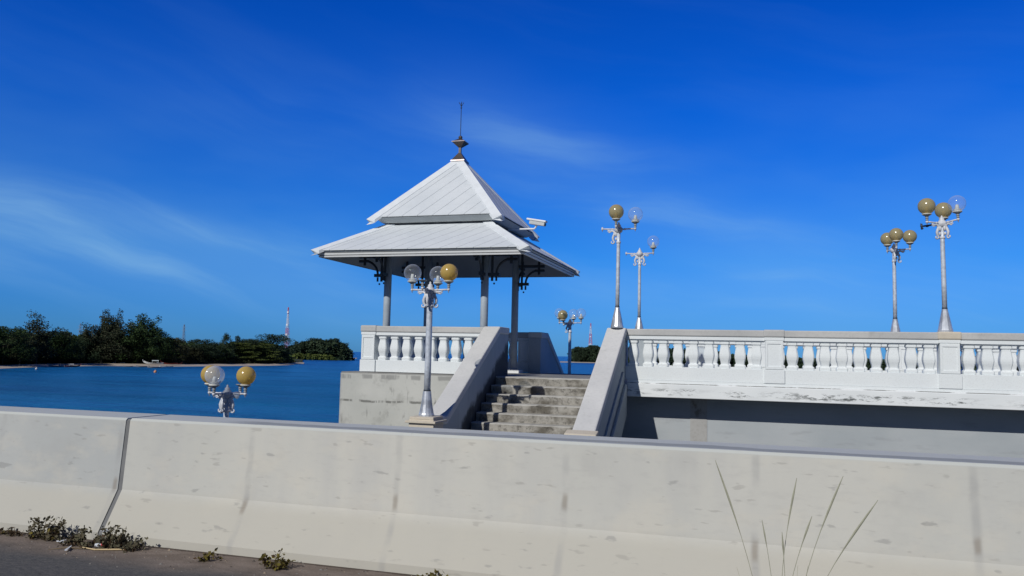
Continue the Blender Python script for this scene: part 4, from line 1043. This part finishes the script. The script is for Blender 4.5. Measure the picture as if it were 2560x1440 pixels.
cup = at(245, 1369, Z=-EYE); ct = thing('paper_cup', 'crushed white paper cup with red end lying on the road edge', 'litter', (cup.x, cup.y, -EYE))
b = MB(); b.tube([cup+Vector((-.022, 0, .014)), cup+Vector((.020, .01, .015))], [.011, .015], 10); b.build('cup_body', PAPER, ct)
b = MB(); b.tube([cup+Vector((.0202, .01, .016)), cup+Vector((.036, .012, .024))], [.0145, .011], 8); b.build('red_end', PRED, ct)
s0, s1, s2 = at(206, 1368, Z=-EYE+.01), at(238, 1374, Z=-EYE+.008), at(317, 1373.5, Z=-EYE+.008)
b = MB(); b.tube([s0, s1, (s1+s2)/2, s2], [.003, .005, .0055, .005], 7); tag(b.build('dry_cane', STRAW), 'straight pale dry cane lying in front of the weeds', 'cane')
s0, s1, s2 = at(120, 1374, Z=-EYE+.006), at(165, 1369, Z=-EYE+.01), at(205, 1371, Z=-EYE+.006)
b = MB(); b.tube([s0, s1, s2], [.002, .004, .003], 6); tag(b.build('shadow_line_rod', plain('shadow_line_brown', (.20, .15, .09), .8)), 'thin brown rod standing in for a shadow line, left of the pale cane', 'shadow line')  # brown rod added to draw a cast shadow curve on the road

STALK = plain('dry_grass', (.36, .36, .27), .8, var=.15, scale=30); BLADE = plain('grass_blade', (.42, .42, .28), .8, var=.2, scale=30)
gp = at(1950, 1690, Z=-EYE); gp.y = 3.25
gt = thing('grass_tuft', 'tall pale grass tuft with fanned seed stalks in front of the barrier at lower right', 'grass tuft', (gp.x, gp.y, -EYE))
for tx, ty, yy, hd in ((1788, 1150, 3.2, .14), (1992, 1195, 3.25, .10), (2108, 1190, 3.2, .12), (2195, 1250, 3.15, .13), (1905, 1300, 3.22, .05), (1955, 1330, 3.2, .06), (2030, 1290, 3.3, .08)):
    tip = at(tx, ty, Y=yy); base = gp+Vector((R.uniform(-.03, .03), R.uniform(-.02, .02), 0)); pts = []
    for i in range(13):
        t = i/12; q = base.lerp(tip, t); bow = sin(pi*t)*.035; pts.append(q+Vector((-bow if tip.x > gp.x else bow*.6, 0, bow*.8)))
    b = MB(); L = len(pts); rs = [.0016*(1-.4*i/L)+(.0032*sin(pi*max(0, (i/12-(1-hd*2.2)))/(hd*2.2)) if i/12 > 1-hd*2.2 else 0) for i in range(L)]
    b.tube(pts, rs, 5); b.build('seed_stalk', STALK, gt)
b = MB()
for i in range(34):
    a = R.uniform(-1.1, 1.1); h = R.uniform(.20, .62); x0 = gp.x+R.uniform(-.05, .05); y0 = gp.y+R.uniform(-.05, .0)
    pts = [Vector((x0+sin(a)*h*t*(1+.5*t)*.6, y0-.05*t, -EYE+h*(t-.25*t*t*abs(a)))) for t in (0, .25, .5, .75, 1)]
    wv = Vector((.0022, .001, 0))
    vs = [p_+wv*(1-k/5)*s_ for k, p_ in enumerate(pts) for s_ in (-1, 1)]
    b.add(vs, [(2*k, 2*k+1, 2*k+3, 2*k+2) for k in range(4)])
b.build('blades', BLADE, gt)

# grit, dead leaves and crumbs of concrete along the dusty edge
b = MB(); rg = random.Random(21); b2 = 0
for i in range(900):
    x = rg.uniform(-7.5, 3.0); y = 4.45-abs(rg.gauss(0, .28)); s_ = rg.uniform(.0025, .008)*(1.6 if rg.random() < .06 else 1)
    h = s_*rg.uniform(.4, .9); a = rg.uniform(0, 6.28); n_ = rg.choice((4, 5, 6))
    ring = [(x+cos(a+6.283*k/n_)*s_*rg.uniform(.7, 1.5), y+sin(a+6.283*k/n_)*s_*rg.uniform(.5, 1), -EYE-.001) for k in range(n_)]
    b.mi = rg.choice((0, 0, 1, 2)); b.add(ring+[(x, y, -EYE+h)], [(k, (k+1) % n_, n_) for k in range(n_)])
tag(b.build('grit', [plain('grit_grey', (.20, .19, .18), .9), plain('grit_dark', (.06, .05, .045), .9), plain('grit_tan', (.30, .24, .18), .9)]), 'scattered grit and dead leaf crumbs on the dusty road edge', None, None, 'stuff')
